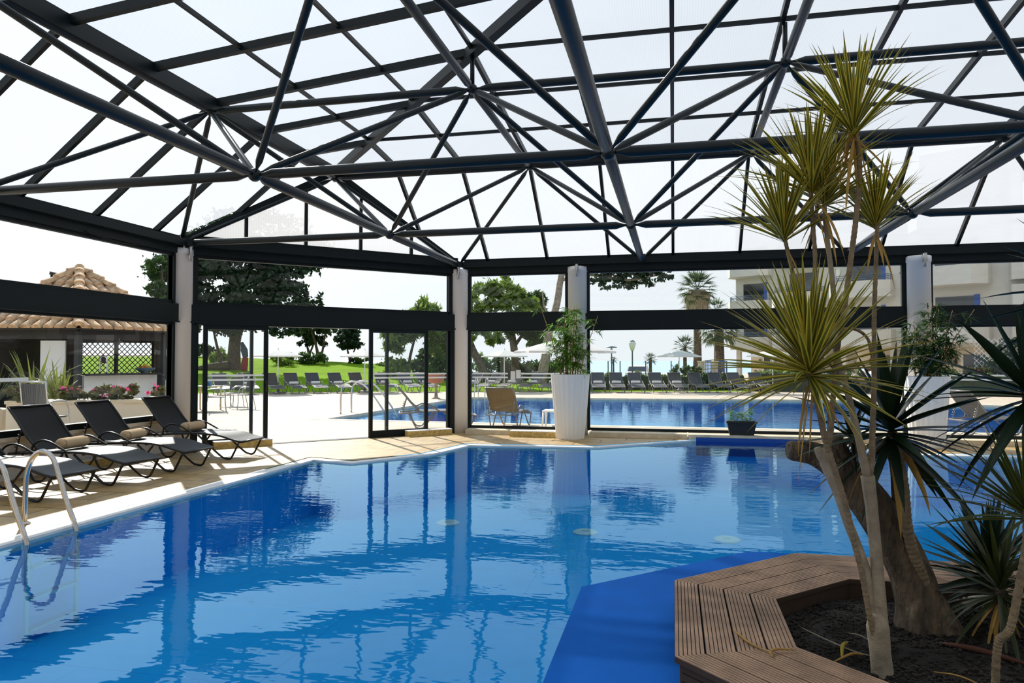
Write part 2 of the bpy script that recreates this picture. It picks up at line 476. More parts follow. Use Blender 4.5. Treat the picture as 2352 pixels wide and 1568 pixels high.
# ------------------------------------------------------------------ solid walls out of view behind the camera
w = MB(); w.box(AX - 0.1, XR + 0.2, YB - 0.2, YB, 0, 7.1)
tag(w.build('wall_back', 'wallw'), kind='structure')
w = MB(); w.box(XR, XR + 0.2, YB, BY + 0.1, 0, 3.6)
w.add([(XR, YB, 3.6), (XR, BY, 3.6), (XR, RY, ZG), (XR, YB, 7.0), (XR + .2, YB, 3.6), (XR + .2, BY, 3.6), (XR + .2, RY, ZG), (XR + .2, YB, 7.0)], [(0, 3, 2, 1), (4, 5, 6, 7), (0, 1, 5, 4), (1, 2, 6, 5), (2, 3, 7, 6), (3, 0, 4, 7)])
tag(w.build('wall_right', 'wallw'), kind='structure')
# low wall and sill under the left glazing
w = MB(); w.box(AX - 0.12, AX + 0.06, YB, AY - 0.16, 0, 0.50)
tag(w.build('wall_left', 'wallw'), kind='structure')
tag(MB().box(AX - 0.14, AX + 0.13, YB, AY - 0.16, 0.50, 0.545).build('trim_5', 'wallcream'), kind='structure')

# ------------------------------------------------------------------ pillars with their lamps
def pillar(x, y, lab, lampside, lamplab):
    p = empty('pillar', (x, y, 0)); tag(p, lab, 'pillar', 'white pillars of the hall')
    MB().lathe([(0.20, 0), (0.20, 3.36), (0.212, 3.36), (0.212, 3.46), (0.20, 3.47)], (x, y, 0), 40).build('shaft', 'pillar', p, smooth=False, loc='world')
    for ch in p.children:
        ch.data.polygons.foreach_set('use_smooth', [len(f.vertices) == 4 for f in ch.data.polygons])
    dx, dy = lampside
    l = empty('pillar_lamp', (x + dx * 0.2, y + dy * 0.2, 3.3)); tag(l, lamplab, 'lamp', 'steel lamps on the pillars')
    cx, cy = x + dx * 0.265, y + dy * 0.265
    MB().tube([(cx, cy, 3.24), (cx, cy, 3.245), (cx, cy, 3.48), (cx, cy, 3.485)], [0.028, 0.034, 0.034, 0.028], 16).build('lamp_body', 'brushed', l, True, 'world')
    MB().beam((x + dx * 0.14, y + dy * 0.14, 3.485), (cx + dx * 0.03, cy + dy * 0.03, 3.485), 0.05, 0.02).build('bracket', 'brushed', l, loc='world')
    MB().beam((x + dx * 0.19, y + dy * 0.19, 3.35), (cx, cy, 3.35), 0.03, 0.03).build('arm', 'brushed', l, loc='world')
pillar(AX, AY, 'round white pillar between the loungers and the sliding door', (0.95, -0.3), 'small steel lamp on top of the pillar by the loungers')
pillar(BX, BY, 'round white pillar between the sliding door and the long glass wall', (0.25, -0.97), 'small steel lamp on the pillar right of the sliding door')
pillar(-1.93, 14.86, 'round white pillar behind the bamboo pot beside the narrow window', (0.05, -1.0), 'small steel lamp on the pillar above the bamboo pot')
pillar(4.47, 14.72, 'round white pillar at the right behind the tall dracaena', (0.12, -0.99), 'small steel lamp on the pillar beyond the dracaena')

# ------------------------------------------------------------------ glazed walls
def wall_pt(o, d, s, z, off=0.0):
    """point on a glazed wall: s along it, off towards the room"""
    n_ = Vector((d.y, -d.x))
    return Vector((o.x + d.x * s + n_.x * off, o.y + d.y * s + n_.y * off, z))
def wbox(mb, o, d, s0, s1, z0, z1, t0, t1, mi=0):
    P = lambda s, z, t: wall_pt(o, d, s, z, t)
    return mb.hexa([P(s0, z0, t1), P(s1, z0, t1), P(s1, z0, t0), P(s0, z0, t0), P(s0, z1, t1), P(s1, z1, t1), P(s1, z1, t0), P(s0, z1, t0)], mi)
def frame_rect(mb, o, d, s0, s1, z0, z1, w, t0, t1):
    wbox(mb, o, d, s0, s1, z0, z0 + w, t0, t1); wbox(mb, o, d, s0, s1, z1 - w, z1, t0, t1)
    wbox(mb, o, d, s0, s0 + w, z0 + w, z1 - w, t0, t1); wbox(mb, o, d, s1 - w, s1, z0 + w, z1 - w, t0, t1)
WN = [0]
def window(o, d, s0, s1, z0, z1, w, stripes=None, label=None, name=None):
    WN[0] += 1
    e_ = tag(empty(name or 'window_%d' % WN[0], wall_pt(o, d, (s0 + s1) / 2, z0)), label, kind='structure')
    f = MB(); frame_rect(f, o, d, s0, s1, z0, z1, w, -0.03, 0.05); f.build('frame', 'frame', e_, loc='world')
    g = MB(); wbox(g, o, d, s0 + w, s1 - w, z0 + w, z1 - w, -0.004, 0.004)
    # one sheet only: keep the two large faces' front one
    g2 = MB(); P = lambda s, z: wall_pt(o, d, s, z, 0.0)
    g2.quad([P(s0 + w, z0 + w), P(s1 - w, z0 + w), P(s1 - w, z1 - w), P(s0 + w, z1 - w)])
    g2.build('pane', 'glass', e_, loc='world')
    if stripes:
        for (a, b) in stripes:
            for zz in (1.155, 1.235):
                m_ = MB(); wbox(m_, o, d, a, b, zz, zz + 0.032, 0.004, 0.007); m_.build('safety_stripe', 'decal', e_, loc='world')
    return e_
X_ = Vector((1, 0)); Yd = Vector((0, 1)); DG = Vector((1, 1)).normalized()
OL = Vector((0, 14.88))          # long wall, s = X
OD = Vector((AX, AY))            # door wall, s from pillar A
OW = Vector((AX - 0.02, 0))      # left wall, s = Y
LD = G * math.sqrt(2)
# long wall
window(OL, X_, BX + 0.21, -2.14, 0.10, 2.20, 0.05, [(-4.2, -3.42), (-3.13, -2.2)])
window(OL, X_, BX + 0.21, -2.14, 2.50, 3.38, 0.05)
window(OL, X_, -1.73, 4.26, 0.10, 2.20, 0.05)
window(OL, X_, -1.73, 4.26, 2.50, 3.38, 0.05)
window(OL, X_, 4.68, 10.9, 0.10, 2.20, 0.05, [(4.8, 7.2)])
window(OL, X_, 4.68, 10.9, 2.50, 3.38, 0.05)
# left wall
window(OW, Yd, 1.0, AY - 0.19, 0.545, 2.20, 0.06)
window(OW, Yd, 1.0, AY - 0.19, 2.50, 3.38, 0.06)
window(OW, Yd, YB, 0.9, 0.545, 2.20, 0.06)
window(OW, Yd, YB, 0.9, 2.50, 3.38, 0.06)
# door wall: transom window and two fixed side panes
window(OD, DG, 0.21, LD - 0.21, 2.50, 3.38, 0.06)
window(OD, DG, 0.24, 1.22, 0.02, 2.20, 0.05)
window(OD, DG, 3.80, LD - 0.24, 0.02, 2.20, 0.05, [(4.7, LD - 0.3)])
def leaf(name, s0, s1, handle_s):
    e_ = tag(empty(name, wall_pt(OD, DG, (s0 + s1) / 2, 0, 0.1)), kind='structure')
    f = MB()
    t0, t1 = 0.06, 0.11
    wbox(f, OD, DG, s0, s1, 0.01, 0.14, t0, t1); wbox(f, OD, DG, s0, s1, 2.08, 2.16, t0, t1)
    wbox(f, OD, DG, s0, s0 + 0.075, 0.14, 2.08, t0, t1); wbox(f, OD, DG, s1 - 0.075, s1, 0.14, 2.08, t0, t1)
    f.build('frame', 'frame', e_, loc='world')
    P = lambda s, z: wall_pt(OD, DG, s, z, 0.085)
    MB().quad([P(s0 + 0.075, 0.14), P(s1 - 0.075, 0.14), P(s1 - 0.075, 2.08), P(s0 + 0.075, 2.08)]).build('pane', 'glass', e_, loc='world')
    for zz in (1.165, 1.245):
        m_ = MB(); wbox(m_, OD, DG, s0 + 0.075, s1 - 0.075, zz, zz + 0.035, 0.088, 0.092); m_.build('safety_stripe', 'decal', e_, loc='world')
    h = smooth_pts([wall_pt(OD, DG, handle_s, 0.98, 0.11), wall_pt(OD, DG, handle_s, 0.985, 0.15), wall_pt(OD, DG, handle_s, 1.14, 0.15), wall_pt(OD, DG, handle_s, 1.145, 0.11)], 4)
    MB().tube(h, 0.016, 8).build('handle', 'black', e_, True, 'world')
leaf('door_1', 0.36, 1.47, 1.43)
leaf('door_2', 3.42, 4.70, 3.46)
# door track, sill strip and jambs
t = MB(); wbox(t, OD, DG, 0.2, LD - 0.2, -0.01, 0.008, -0.06, 0.13); wbox(t, OD, DG, 0.2, LD - 0.2, 2.15, 2.22, -0.05, 0.13)
wbox(t, OD, DG, 0.17, 0.25, 0, 2.2, -0.05, 0.13); wbox(t, OD, DG, LD - 0.25, LD - 0.17, 0, 2.2, -0.05, 0.13)
tag(t.build('trim_6', 'frame'), kind='structure')
# horizontal beams: mid rail and eaves beam on each wall
def rails(name, o, d, s0, s1):
    b = MB(); wbox(b, o, d, s0, s1, 2.20, 2.50, -0.08, 0.12); wbox(b, o, d, s0, s1, 2.18, 2.205, -0.05, 0.14)
    tag(b.build(name + '1', 'frame'), kind='structure')
    b = MB(); wbox(b, o, d, s0, s1, 3.37, 3.52, -0.12, 0.10); wbox(b, o, d, s0, s1, 3.50, 3.62, -0.16, 0.22)
    wbox(b, o, d, s0, s1, 3.62, 3.70, -0.16, 0.02)
    tag(b.build(name + '2', 'frame'), kind='structure')
rails('trim_1', OL, X_, BX + 0.1, XR)
rails('trim_2', OD, DG, 0.05, LD - 0.05)
rails('trim_3', OW, Yd, YB, AY - 0.05)
# posts beside the pillars
po = MB()
for s in (BX + 0.2, -2.10, -1.74, 4.25, 4.69):
    wbox(po, OL, X_, s - 0.03, s + 0.05, 0.095, 3.4, -0.05, 0.06)
tag(po.build('trim_41', 'frame'), kind='structure')
po = MB(); wbox(po, OW, Yd, AY - 0.25, AY - 0.17, 0.545, 3.4, -0.05, 0.07); wbox(po, OW, Yd, YB, AY - 0.2, 0.545, 0.63, -0.05, 0.09)
tag(po.build('trim_42', 'frame'), kind='structure')
po = MB(); wbox(po, OD, DG, 0.17, 0.27, 0, 3.4, -0.05, 0.07); wbox(po, OD, DG, LD - 0.27, LD - 0.17, 0, 3.4, -0.05, 0.07)
tag(po.build('trim_43', 'frame'), kind='structure')
# pair of white notices on the narrow window
for i, (lab, s) in enumerate((('white notice sheet on the narrow window, farther from the bamboo pot', -3.36), ('white notice sheet on the narrow window, nearer to the bamboo pot', -3.24))):
    m_ = MB(); wbox(m_, OL, X_, s, s + 0.10, 1.12 + 0.03 * i, 1.30 + 0.03 * i, 0.006, 0.010)
    tag(m_.build('notice_sheet', 'white'), lab, 'notice', 'notices on the narrow window')
# loose cable under the left eaves beam
cb = smooth_pts([(AX + 0.10, 8.75, 3.40), (AX + 0.11, 9.0, 3.36), (AX + 0.11, 9.35, 3.335), (AX + 0.10, 9.65, 3.345), (AX + 0.10, 9.85, 3.38)], 5)
tag(MB().tube(cb, 0.008, 6).build('cable', 'black', smooth=True), 'thin black cable sagging under the beam above the loungers', 'cable')

# ------------------------------------------------------------------ glazed roof
roof = tag(empty('ceiling', (0, 0, 0)), kind='structure')
EV = 0.14                                         # eaves overhang
def zf(Y): return ZG + 0.10 * (RY - Y)
def zl(X): return ZG + 0.10 * (X - RX)
EX, EY, ZEV = AX - EV, BY + EV, 3.68
pA, pB, pP = Vector((AX - EV * .4, AY + EV * .4, ZEV)), Vector((BX - EV * .4, BY + EV * .4, ZEV)), Vector((RX, RY, ZG))
pA1 = Vector((EX, AY, ZEV)); pB1 = Vector((BX, EY, ZEV))
def sheet(pts, mat): return MB().quad(pts).build('glazing', mat, roof, loc='world')
sheet([pB1, Vector((XR, EY, ZEV)), Vector((XR, RY, ZG)), pP], 'polyX')
sheet([pA1, Vector((EX, YB, ZEV)), Vector((RX, YB, ZG)), pP], 'polyY')
sheet([pP, Vector((XR, RY, ZG)), Vector((XR, YB, zf(YB)))], 'polyX')
sheet([pP, Vector((RX, YB, ZG)), Vector((XR, YB, zf(YB)))], 'polyY')
sheet([pA, pB, pP - Vector((0, 0, 0.02))], 'polyX')
def rib(name, p, q, w=0.055, h=0.09, dz=-0.05, up=(0, 0, 1)):
    MB().beam(Vector(p) + Vector((0, 0, dz)), Vector(q) + Vector((0, 0, dz)), w, h, up).build(name, 'frame', roof, loc='world')
def zlow(t): return ZEV + (ZG - ZEV) * t           # t: 0 at the eaves, 1 at the ring
RF, RL = EY - RY, RX - EX
# lower slope over the long wall, then the upper slope in line with it
for k in range(-1, 12):
    a = 0.16 + k / 3.0; x = BX + a * G
    if x > XR - 0.1: break
    if x >= BX: rib('rafter', (x, EY, ZEV), (x, RY, ZG))
    else:
        t = (BX - x) / (BX - RX); rib('rafter', (x, EY - RF * t, zlow(t)), (x, RY, ZG))
    if x < RX + 0.05: continue
    yh = RY - (x - RX)                              # where the hip cuts the line
    rib('rafter', (x, RY, ZG), (x, max(yh, YB), zf(max(yh, YB))))
for k in range(0, 14):
    b = -1.147 - k / 3.0 + 2 / 3.0; y = BY + b * G
    if y < YB: break
    if y > RY + 1.0: continue
    if y <= AY: rib('rafter', (EX, y, ZEV), (RX, y, ZG))
    else:
        t = (y - AY) / (RY - AY); rib('rafter', (EX + RL * t, y, zlow(t)), (RX, y, ZG))
    if y > RY: continue
    xh = RX + (RY - y)
    rib('rafter', (RX, y, ZG), (min(xh, XR), y, zl(min(xh, XR))), 0.075, 0.10)
for k in range(0, 9):
    d_ = G / 3 * (k + 1)
    y = RY - d_; x = RX + d_
    if y > YB: rib('purlin', (x, y, zf(y)), (XR, y, zf(y)), 0.04, 0.05)
    if x < XR: rib('purlin', (x, y, zl(x)), (x, YB, zl(x)), 0.04, 0.05)
hip_end = Vector((XR, YB, zf(YB)))
rib('hip_rafter', pP, hip_end, 0.12, 0.14, -0.08)
rib('hip_rafter', pP, pA, 0.09, 0.11, -0.07); rib('hip_rafter', pP, pB, 0.09, 0.11, -0.07)
rib('ring_beam', pP, (XR, RY, ZG), 0.16, 0.20, -0.10)
rib('ring_beam', pP, (RX, YB, ZG), 0.16, 0.20, -0.10)
# triangular gable over the door wall
gb = empty('window_%d' % (WN[0] + 1), ((AX + BX) / 2, (AY + BY) / 2, ZEV)); tag(gb, kind='structure')
for k in range(1, 5):
    t = k / 5.0
    q = pA.lerp(pB, t); hgt = (ZG - ZEV) * (1 - abs(2 * t - 1))
    MB().beam(q + Vector((.02, -.02, 0)), q + Vector((.02, -.02, hgt - 0.05)), 0.055, 0.06, (1, 1, 0)).build('mullion', 'frame', gb, loc='world')
MB().beam(pA, pB, 0.08, 0.10).build('bottom_rail', 'frame', gb, loc='world')
# short posts from the space frame up to the roof
for (a, b) in ((0.5, -1.5), (1.5, -1.5), (2.5, -1.5), (0.5, -2.5), (1.5, -2.5), (2.5, -2.5)):
    p = gp(a, b, ZT); zt = min(zf(p.y), zl(p.x)) - 0.1
    MB().tube([p, (p.x, p.y, zt)], 0.03, 8).build('roof_post', 'frame', roof, True, 'world')

# ------------------------------------------------------------------ tubular space frame
sf = tag(empty('space_frame', gp(0, 0, ZE)), 'dark steel tube space frame hanging under the whole glazed roof', 'space frame')
def member(name, p, q, r, trim=0.10):
    p, q = Vector(p), Vector(q); d = (q - p).normalized()
    MB().tube([p + d * 0.05, p + d * trim, p + d * (trim + 0.12), q - d * (trim + 0.12), q - d * trim, q - d * 0.05], [r * 0.32, r * 0.36, r, r, r * 0.36, r * 0.32], 14).build(name, 'tube', sf, True, 'world')
def ball(p, r=0.075): MB().sphere(p, r, 14).build('node', 'tube', sf, True, 'world')
Bn = 3
def low_ok(a, b): return (a, b) != (-1, 0) and -1 <= a <= 4 and -Bn <= b <= 0
for a in range(-1, 5):
    for b in range(-Bn, 1):
        if not low_ok(a, b): continue
        if b < 0 and -1 < a < 4: ball(gp(a, b, ZE))
        if low_ok(a, b - 1) and -1 < a < 4: member('bottom_chord', gp(a, b, ZE), gp(a, b - 1, ZE), 0.062)
        if low_ok(a + 1, b) and b < 0: member('bottom_chord', gp(a, b, ZE), gp(a + 1, b, ZE), 0.056)
for i in range(-1, 4):
    for j in range(0, -Bn, -1):
        u = gp(i + .5, j - .5, ZT); ball(u, 0.07)
        if i < 3: member('top_chord', u, gp(i + 1.5, j - .5, ZT), 0.052)
        if j > -Bn + 1: member('top_chord', u, gp(i + .5, j - 1.5, ZT), 0.052)
        for (da, db) in ((0, 0), (1, 0), (0, -1), (1, -1)):
            if low_ok(i + da, j + db): member('diagonal', u, gp(i + da, j + db, ZE), 0.038)

# ------------------------------------------------------------------ planter island: blue mat, wooden bench, soil
MATZ, BZ = 0.10, 0.25
isl = MB(); isl.prism(octo(1.91), FZ, MATZ)
isl_o = tag(isl.build('planter_island', ['mat']), 'blue textured octagonal apron around the wooden planter bench', 'pool island')
bench = tag(empty('planter_bench', (isl_c[0], isl_c[1], MATZ)), 'brown ribbed wooden octagonal bench around the planting bed', 'bench')
R8 = lambda ap, k: (isl_c[0] + ap / math.cos(PI / 8) * math.cos(PI / 8 + k * PI / 4), isl_c[1] + ap / math.cos(PI / 8) * math.sin(PI / 8 + k * PI / 4))
AO, AI, NB, NR = 1.34, 0.80, 4, 7
for k in range(8):
    mb = MB()
    bw = (AO - AI) / NB
    for bi in range(NB):
        o0 = AI + bi * bw + 0.003; o1 = AI + (bi + 1) * bw - 0.003
        P = lambda ap, kk: R8(ap, kk)
        a, b, c_, d_ = P(o0, k), P(o0, k + 1), P(o1, k + 1), P(o1, k)
        mb.prism([a, b, c_, d_], BZ - 0.028, BZ - 0.004, 1)
        rw = (o1 - o0) / NR
        for ri in range(NR):
            q0 = o0 + ri * rw + 0.0022; q1 = o0 + (ri + 1) * rw - 0.0022
            mb.prism([P(q0, k), P(q0, k + 1), P(q1, k + 1), P(q1, k)], BZ - 0.004, BZ, 0)
    mb.build('seat_boards', ['wood', 'woodgap'], bench, loc='world')
    f = MB()
    for zi in range(3):
        z0 = MATZ + 0.004 + zi * 0.04
        f.prism([R8(AO - 0.055, k), R8(AO - 0.055, k + 1), R8(AO - 0.025, k + 1), R8(AO - 0.025, k)], z0, z0 + 0.034)
    f.prism([R8(AI + 0.01, k), R8(AI + 0.01, k + 1), R8(AI + 0.035, k + 1), R8(AI + 0.035, k)], MATZ, BZ - 0.03)
    f.build('fascia', 'woodgap', bench, loc='world')
SOZ = 0.145
so = MB(); rs = random.Random(3)
ring_prev = None
vs = [(isl_c[0], isl_c[1], SOZ + 0.02)]; fs = []
NA, NRR = 32, 9
for r in range(1, NRR + 1):
    for a in range(NA):
        th = 2 * PI * a / NA
        lim = AI + 0.02
        q = ((th - 0) % (PI / 4)) - PI / 8
        rad = lim / math.cos(q) * r / NRR
        vs.append((isl_c[0] + rad * math.cos(th), isl_c[1] + rad * math.sin(th), SOZ + rs.uniform(-0.012, 0.018) + 0.02 * (1 - r / NRR)))
for a in range(NA): fs.append((0, 1 + a, 1 + (a + 1) % NA))
for r in range(NRR - 1):
    for a in range(NA):
        i0, i1 = 1 + r * NA + a, 1 + r * NA + (a + 1) % NA
        fs.append((i0, i0 + NA, i1 + NA, i1))
so.add(vs, fs)
# a skirt closes the bed down to the island
tag(so.build('planter_soil', 'soil', smooth=True), 'dark soil bed inside the wooden octagonal bench', 'soil', kind='stuff')
pb = MB()
ico = [(0, 0, 1), (0.894, 0, .447), (.276, .851, .447), (-.724, .526, .447), (-.724, -.526, .447), (.276, -.851, .447), (.724, .526, -.447), (-.276, .851, -.447), (-.894, 0, -.447), (-.276, -.851, -.447), (.724, -.526, -.447), (0, 0, -1)]
icf = [(0, 1, 2), (0, 2, 3), (0, 3, 4), (0, 4, 5), (0, 5, 1), (1, 6, 2), (2, 7, 3), (3, 8, 4), (4, 9, 5), (5, 10, 1), (6, 7, 2), (7, 8, 3), (8, 9, 4), (9, 10, 5), (10, 6, 1), (6, 11, 7), (7, 11, 8), (8, 11, 9), (9, 11, 10), (10, 11, 6)]
for i in range(4200):
    th = rs.uniform(0, 2 * PI); lim = (AI - 0.01) / math.cos((th % (PI / 4)) - PI / 8)
    rad = lim * math.sqrt(rs.random()); r = rs.uniform(0.005, 0.0105)
    x, y = isl_c[0] + rad * math.cos(th), isl_c[1] + rad * math.sin(th)
    z = SOZ + 0.012 + 0.02 * (1 - rad / lim)
    pb.add([(x + p[0] * r, y + p[1] * r, z + p[2] * r * .8) for p in ico], icf, 0)
tag(pb.build('clay_pellets', 'pebble'), 'small dark clay pellets strewn over the planter soil', 'pellets', kind='stuff')

# ------------------------------------------------------------------ leaf blades
M['dr_mid'] = pmat('dracaena_green', (0.10, 0.125, 0.012), 0.45, transl=0.45)
M['dr_edge'] = pmat('dracaena_yellow_edge', (0.52, 0.41, 0.05), 0.45, transl=0.45)
M['dry'] = pmat('dry_leaf', (0.45, 0.27, 0.07), 0.8, transl=0.3)
M['yucca'] = pmat('yucca_green', (0.009, 0.024, 0.009), 0.4, spec=0.35, noise=0.2, nscale=4, transl=0.12)
M['yuccaolive'] = pmat('olive_leaf', (0.038, 0.050, 0.010), 0.42, noise=0.2, nscale=4, transl=0.25)
M['cane'] = pmat('ringed_cane', (0.22, 0.165, 0.10), 0.9, noise=0.3, nscale=25, bump=0.8, bscale=90)
M['canepale'] = pmat('smooth_pale_stem', (0.30, 0.25, 0.18), 0.85, noise=0.3, nscale=14, bump=0.5, bscale=70)
def blade(mb, base, d, L, Wd, droop, rnd, mats=(0, 0), fold=0.35, seg=7, wave=0.0):
    d = Vector(d).normalized()
    up = Vector((0, 0, 1))
    sd = d.cross(up)
    if sd.length < 0.05: sd = Vector((rnd.uniform(-1, 1), rnd.uniform(-1, 1), 0))
    sd.normalize()
    sd = Matrix.Rotation(rnd.uniform(-0.5, 0.5), 3, d) @ sd
    vs, fs, p, dd = [], [], Vector(base), d.copy()
    st = L / seg
    ms = []
    for i in range(seg + 1):
        t = i / seg
        w = Wd * min(1.0, 0.42 + 2.6 * t) * max(0.02, 1 - t ** 2.6)
        nn = sd.cross(dd).normalized()
        if nn.z < 0: nn = -nn
        for q in (-1, -0.5, 0.5, 1):
            vs.append(p + sd * (w * q * 0.5) + nn * (abs(q) * fold * w * 0.5))
        dd = (dd + Vector((0, 0, -droop * st * (0.4 + 1.4 * t)))).normalized()
        p = p + dd * st
    for i in range(seg):
        for k in range(3):
            fs.append((i * 4 + k, i * 4 + k + 1, i * 4 + 5 + k, i * 4 + 4 + k)); ms.append(mats[1] if k != 1 else mats[0])
    o = len(mb.v); mb.v += [tuple(v) for v in vs]; mb.f += [tuple(i + o for i in f) for f in fs]; mb.m += ms
def crown(name, base, axis, n, L, Wd, parent, mats, seed, tmin=4, tmax=115, droop=1.2, fold=0.35, dry=0, mi=(0, 1), ex=0.85):
    rnd = random.Random(seed)
    axis = Vector(axis).normalized(); a = axis.orthogonal().normalized(); b = axis.cross(a)
    mb = MB()
    for i in range(n):
        f = (i + 0.5) / n
        th = math.radians(tmin + (tmax - tmin) * f ** ex + rnd.uniform(-7, 7)); ph = i * 2.39996 + rnd.uniform(-.3, .3)
        d = axis * math.cos(th) + (a * math.cos(ph) + b * math.sin(ph)) * math.sin(th)
        bs_ = Vector(base) - axis * (0.07 * L / 0.5) * (f - 0.2)
        LL = L * rnd.uniform(0.8, 1.08) * (1 - 0.25 * (1 - f) ** 3)
        blade(mb, bs_, d, LL, Wd * rnd.uniform(0.8, 1.15), droop * (0.3 + 0.9 * f) * rnd.uniform(.6, 1.3), rnd, mi, fold)
    for i in range(dry):
        ph = rnd.uniform(0, 2 * PI)
        d = -axis * 0.6 + (a * math.cos(ph) + b * math.sin(ph)) * rnd.uniform(.2, .7)
        blade(mb, Vector(base) - axis * 0.06, d, L * rnd.uniform(.5, .9), Wd * .8, 2.5, rnd, (len(mats) - 1,) * 2, 0.6)
    return mb.build(name, mats, parent, smooth=True, loc='world')
def stem(name, pts, r, parent, mat, n=10, rings=False, sub=6):
    P = smooth_pts([S(*p) for p in pts], sub)
    if not hasattr(r, '__len__'): r = [r] * len(pts)
    R = interp(list(r), sub)
    if rings: R = [q * (1 + (0.10 if i % 2 else -0.04)) for i, q in enumerate(R)]
    return MB().tube(P, R, n).build(name, mat, parent, smooth=not rings, loc='world')
DR = ['dr_mid', 'dr_edge', 'dry']
def stemt(name, pts, r, *a, **k):
    return stem(name, pts, r, *a, **k)
dra = tag(empty('dracaena', S(1.618, 3.2, SOZ)), 'tall variegated dracaena with several bare canes and six spiky yellow-green heads', 'potted tree')
stemt('trunk', [(1.632, 3.2, 0.10), (1.618, 3.2, 0.244), (1.608, 3.2, 0.36), (1.606, 3.2, 0.42)], [.048, .043, .047, .028], dra, 'canepale', 12)
stemt('cane', [(1.590, 3.19, 0.30), (1.551, 3.164, 0.446), (1.517, 3.147, 0.607), (1.475, 3.131, 0.751), (1.434, 3.115, 0.908), (1.372, 3.099, 1.093), (1.331, 3.083, 1.215), (1.303, 3.066, 1.322), (1.254, 3.05, 1.478)], [.0125, .0125, .0125, .0125, .013, .013, .013, .013, .014], dra, 'cane', 10, True, 12)
stemt('cane', [(1.61, 3.22, 0.331), (1.58, 3.22, 0.549), (1.545, 3.22, 0.672), (1.496, 3.22, 0.8), (1.448, 3.22, 0.945), (1.397, 3.22, 1.076), (1.392, 3.22, 1.138)], [.023, .022, .021, .021, .022, .028, .020], dra, 'canepale', 10)
stemt('cane_stub', [(1.397, 3.22, 1.07), (1.372, 3.22, 1.109), (1.359, 3.22, 1.142)], [.020, .018, .015], dra, 'canepale', 9)
stemt('cane', [(1.392, 3.22, 1.128), (1.412, 3.223, 1.201), (1.416, 3.227, 1.292), (1.382, 3.23, 1.408), (1.359, 3.233, 1.498), (1.35, 3.237, 1.646), (1.357, 3.24, 1.819), (1.369, 3.243, 1.985), (1.36, 3.247, 2.175), (1.355, 3.25, 2.335)], .0098, dra, 'cane', 10, True, 10)
stemt('cane', [(1.396, 3.22, 1.118), (1.413, 3.205, 1.203), (1.434, 3.19, 1.535), (1.466, 3.175, 1.756), (1.495, 3.16, 2.004), (1.509, 3.145, 2.155), (1.519, 3.13, 2.343), (1.506, 3.115, 2.473), (1.477, 3.1, 2.56)], .0116, dra, 'cane', 10, True, 12)
stemt('cane', [(1.631, 3.2, 0.339), (1.625, 3.2, 0.377), (1.608, 3.2, 0.626), (1.588, 3.2, 0.877), (1.572, 3.2, 1.02)], [.029, .028, .026, .026, .030], dra, 'canepale', 10)
stemt('cane', [(1.572, 3.2, 1.01), (1.54, 3.219, 1.201), (1.506, 3.238, 1.385), (1.477, 3.256, 1.519), (1.457, 3.275, 1.664), (1.472, 3.294, 1.84), (1.457, 3.312, 2.073), (1.454, 3.331, 2.192), (1.461, 3.35, 2.295)], [.020, .016, .014, .013, .013, .0122, .011, .0105, .010], dra, 'canepale', 10)
stemt('cane', [(1.572, 3.2, 1.01), (1.598, 3.214, 1.1), (1.61, 3.229, 1.2), (1.629, 3.243, 1.459), (1.639, 3.257, 1.722), (1.658, 3.271, 1.981), (1.673, 3.286, 2.145), (1.673, 3.3, 2.18)], [.020, .0145, .0128, .0108, .0098, .0092, .0088, .0088], dra, 'cane', 10, True, 12)
stemt('cane', [(1.432, 3.2, 1.631), (1.473, 3.208, 1.667), (1.525, 3.217, 1.671), (1.577, 3.225, 1.646), (1.61, 3.233, 1.593), (1.622, 3.242, 1.486), (1.628, 3.243, 1.407)], .0068, dra, 'cane', 8)
stemt('cane', [(1.359, 3.26, 1.43), (1.393, 3.3, 1.485), (1.381, 3.3, 1.645), (1.346, 3.3, 1.745), (1.303, 3.3, 1.879), (1.267, 3.3, 2.031), (1.248, 3.3, 2.13)], .0088, dra, 'cane', 10, True, 10)
rt = Vector((CE, SE, 0))
crown('leaf_crown', S(1.248, 3.3, 2.12), rt * -0.06 + Vector((0, 0, 1)), 70, 0.44, 0.021, dra, DR, 11, 3, 66, 0.7, dry=2)
crown('leaf_crown', S(1.254, 3.05, 1.51), rt * -0.16 + Vector((0, 0, 1)), 145, 0.53, 0.027, dra, DR, 12, 3, 108, 0.5, dry=3, ex=1.15)
crown('leaf_crown', S(1.355, 3.25, 2.33), rt * -0.05 + Vector((0, 0, 1)), 80, 0.46, 0.021, dra, DR, 13, 3, 68, 0.7, dry=3)
crown('leaf_crown', S(1.477, 3.1, 2.55), rt * -0.10 + Vector((0, 0, 1)), 76, 0.44, 0.021, dra, DR, 14, 3, 62, 0.7, dry=5)
crown('leaf_crown', S(1.461, 3.35, 2.29), rt * 0.12 + Vector((0, 0, 1)), 64, 0.40, 0.020, dra, DR, 15, 3, 70, 0.7, dry=4)
crown('leaf_crown', S(1.673, 3.3, 2.17), rt * 0.02 + Vector((0, 0, 1)), 60, 0.36, 0.020, dra, DR, 16, 3, 64, 0.7, dry=3)
dh = MB(); rr_ = random.Random(5)
for i in range(7): blade(dh, S(1.477 - .012 + rr_.uniform(-.02, .02), 3.1, 2.53), Vector((rr_.uniform(-.25, .25), rr_.uniform(-.25, .25), -1)), rr_.uniform(.22, .36), .016, .2, rr_, (0, 0), 0.8)
for i in range(4): blade(dh, S(1.25 + rr_.uniform(-.02, .02), 3.04, 1.42), Vector((rr_.uniform(-.2, .2), rr_.uniform(-.3, .1), -1)), rr_.uniform(.25, .5), .010, .1, rr_, (0, 0), 0.8)
dh.build('dead_leaves', 'dry', dra, True, 'world')

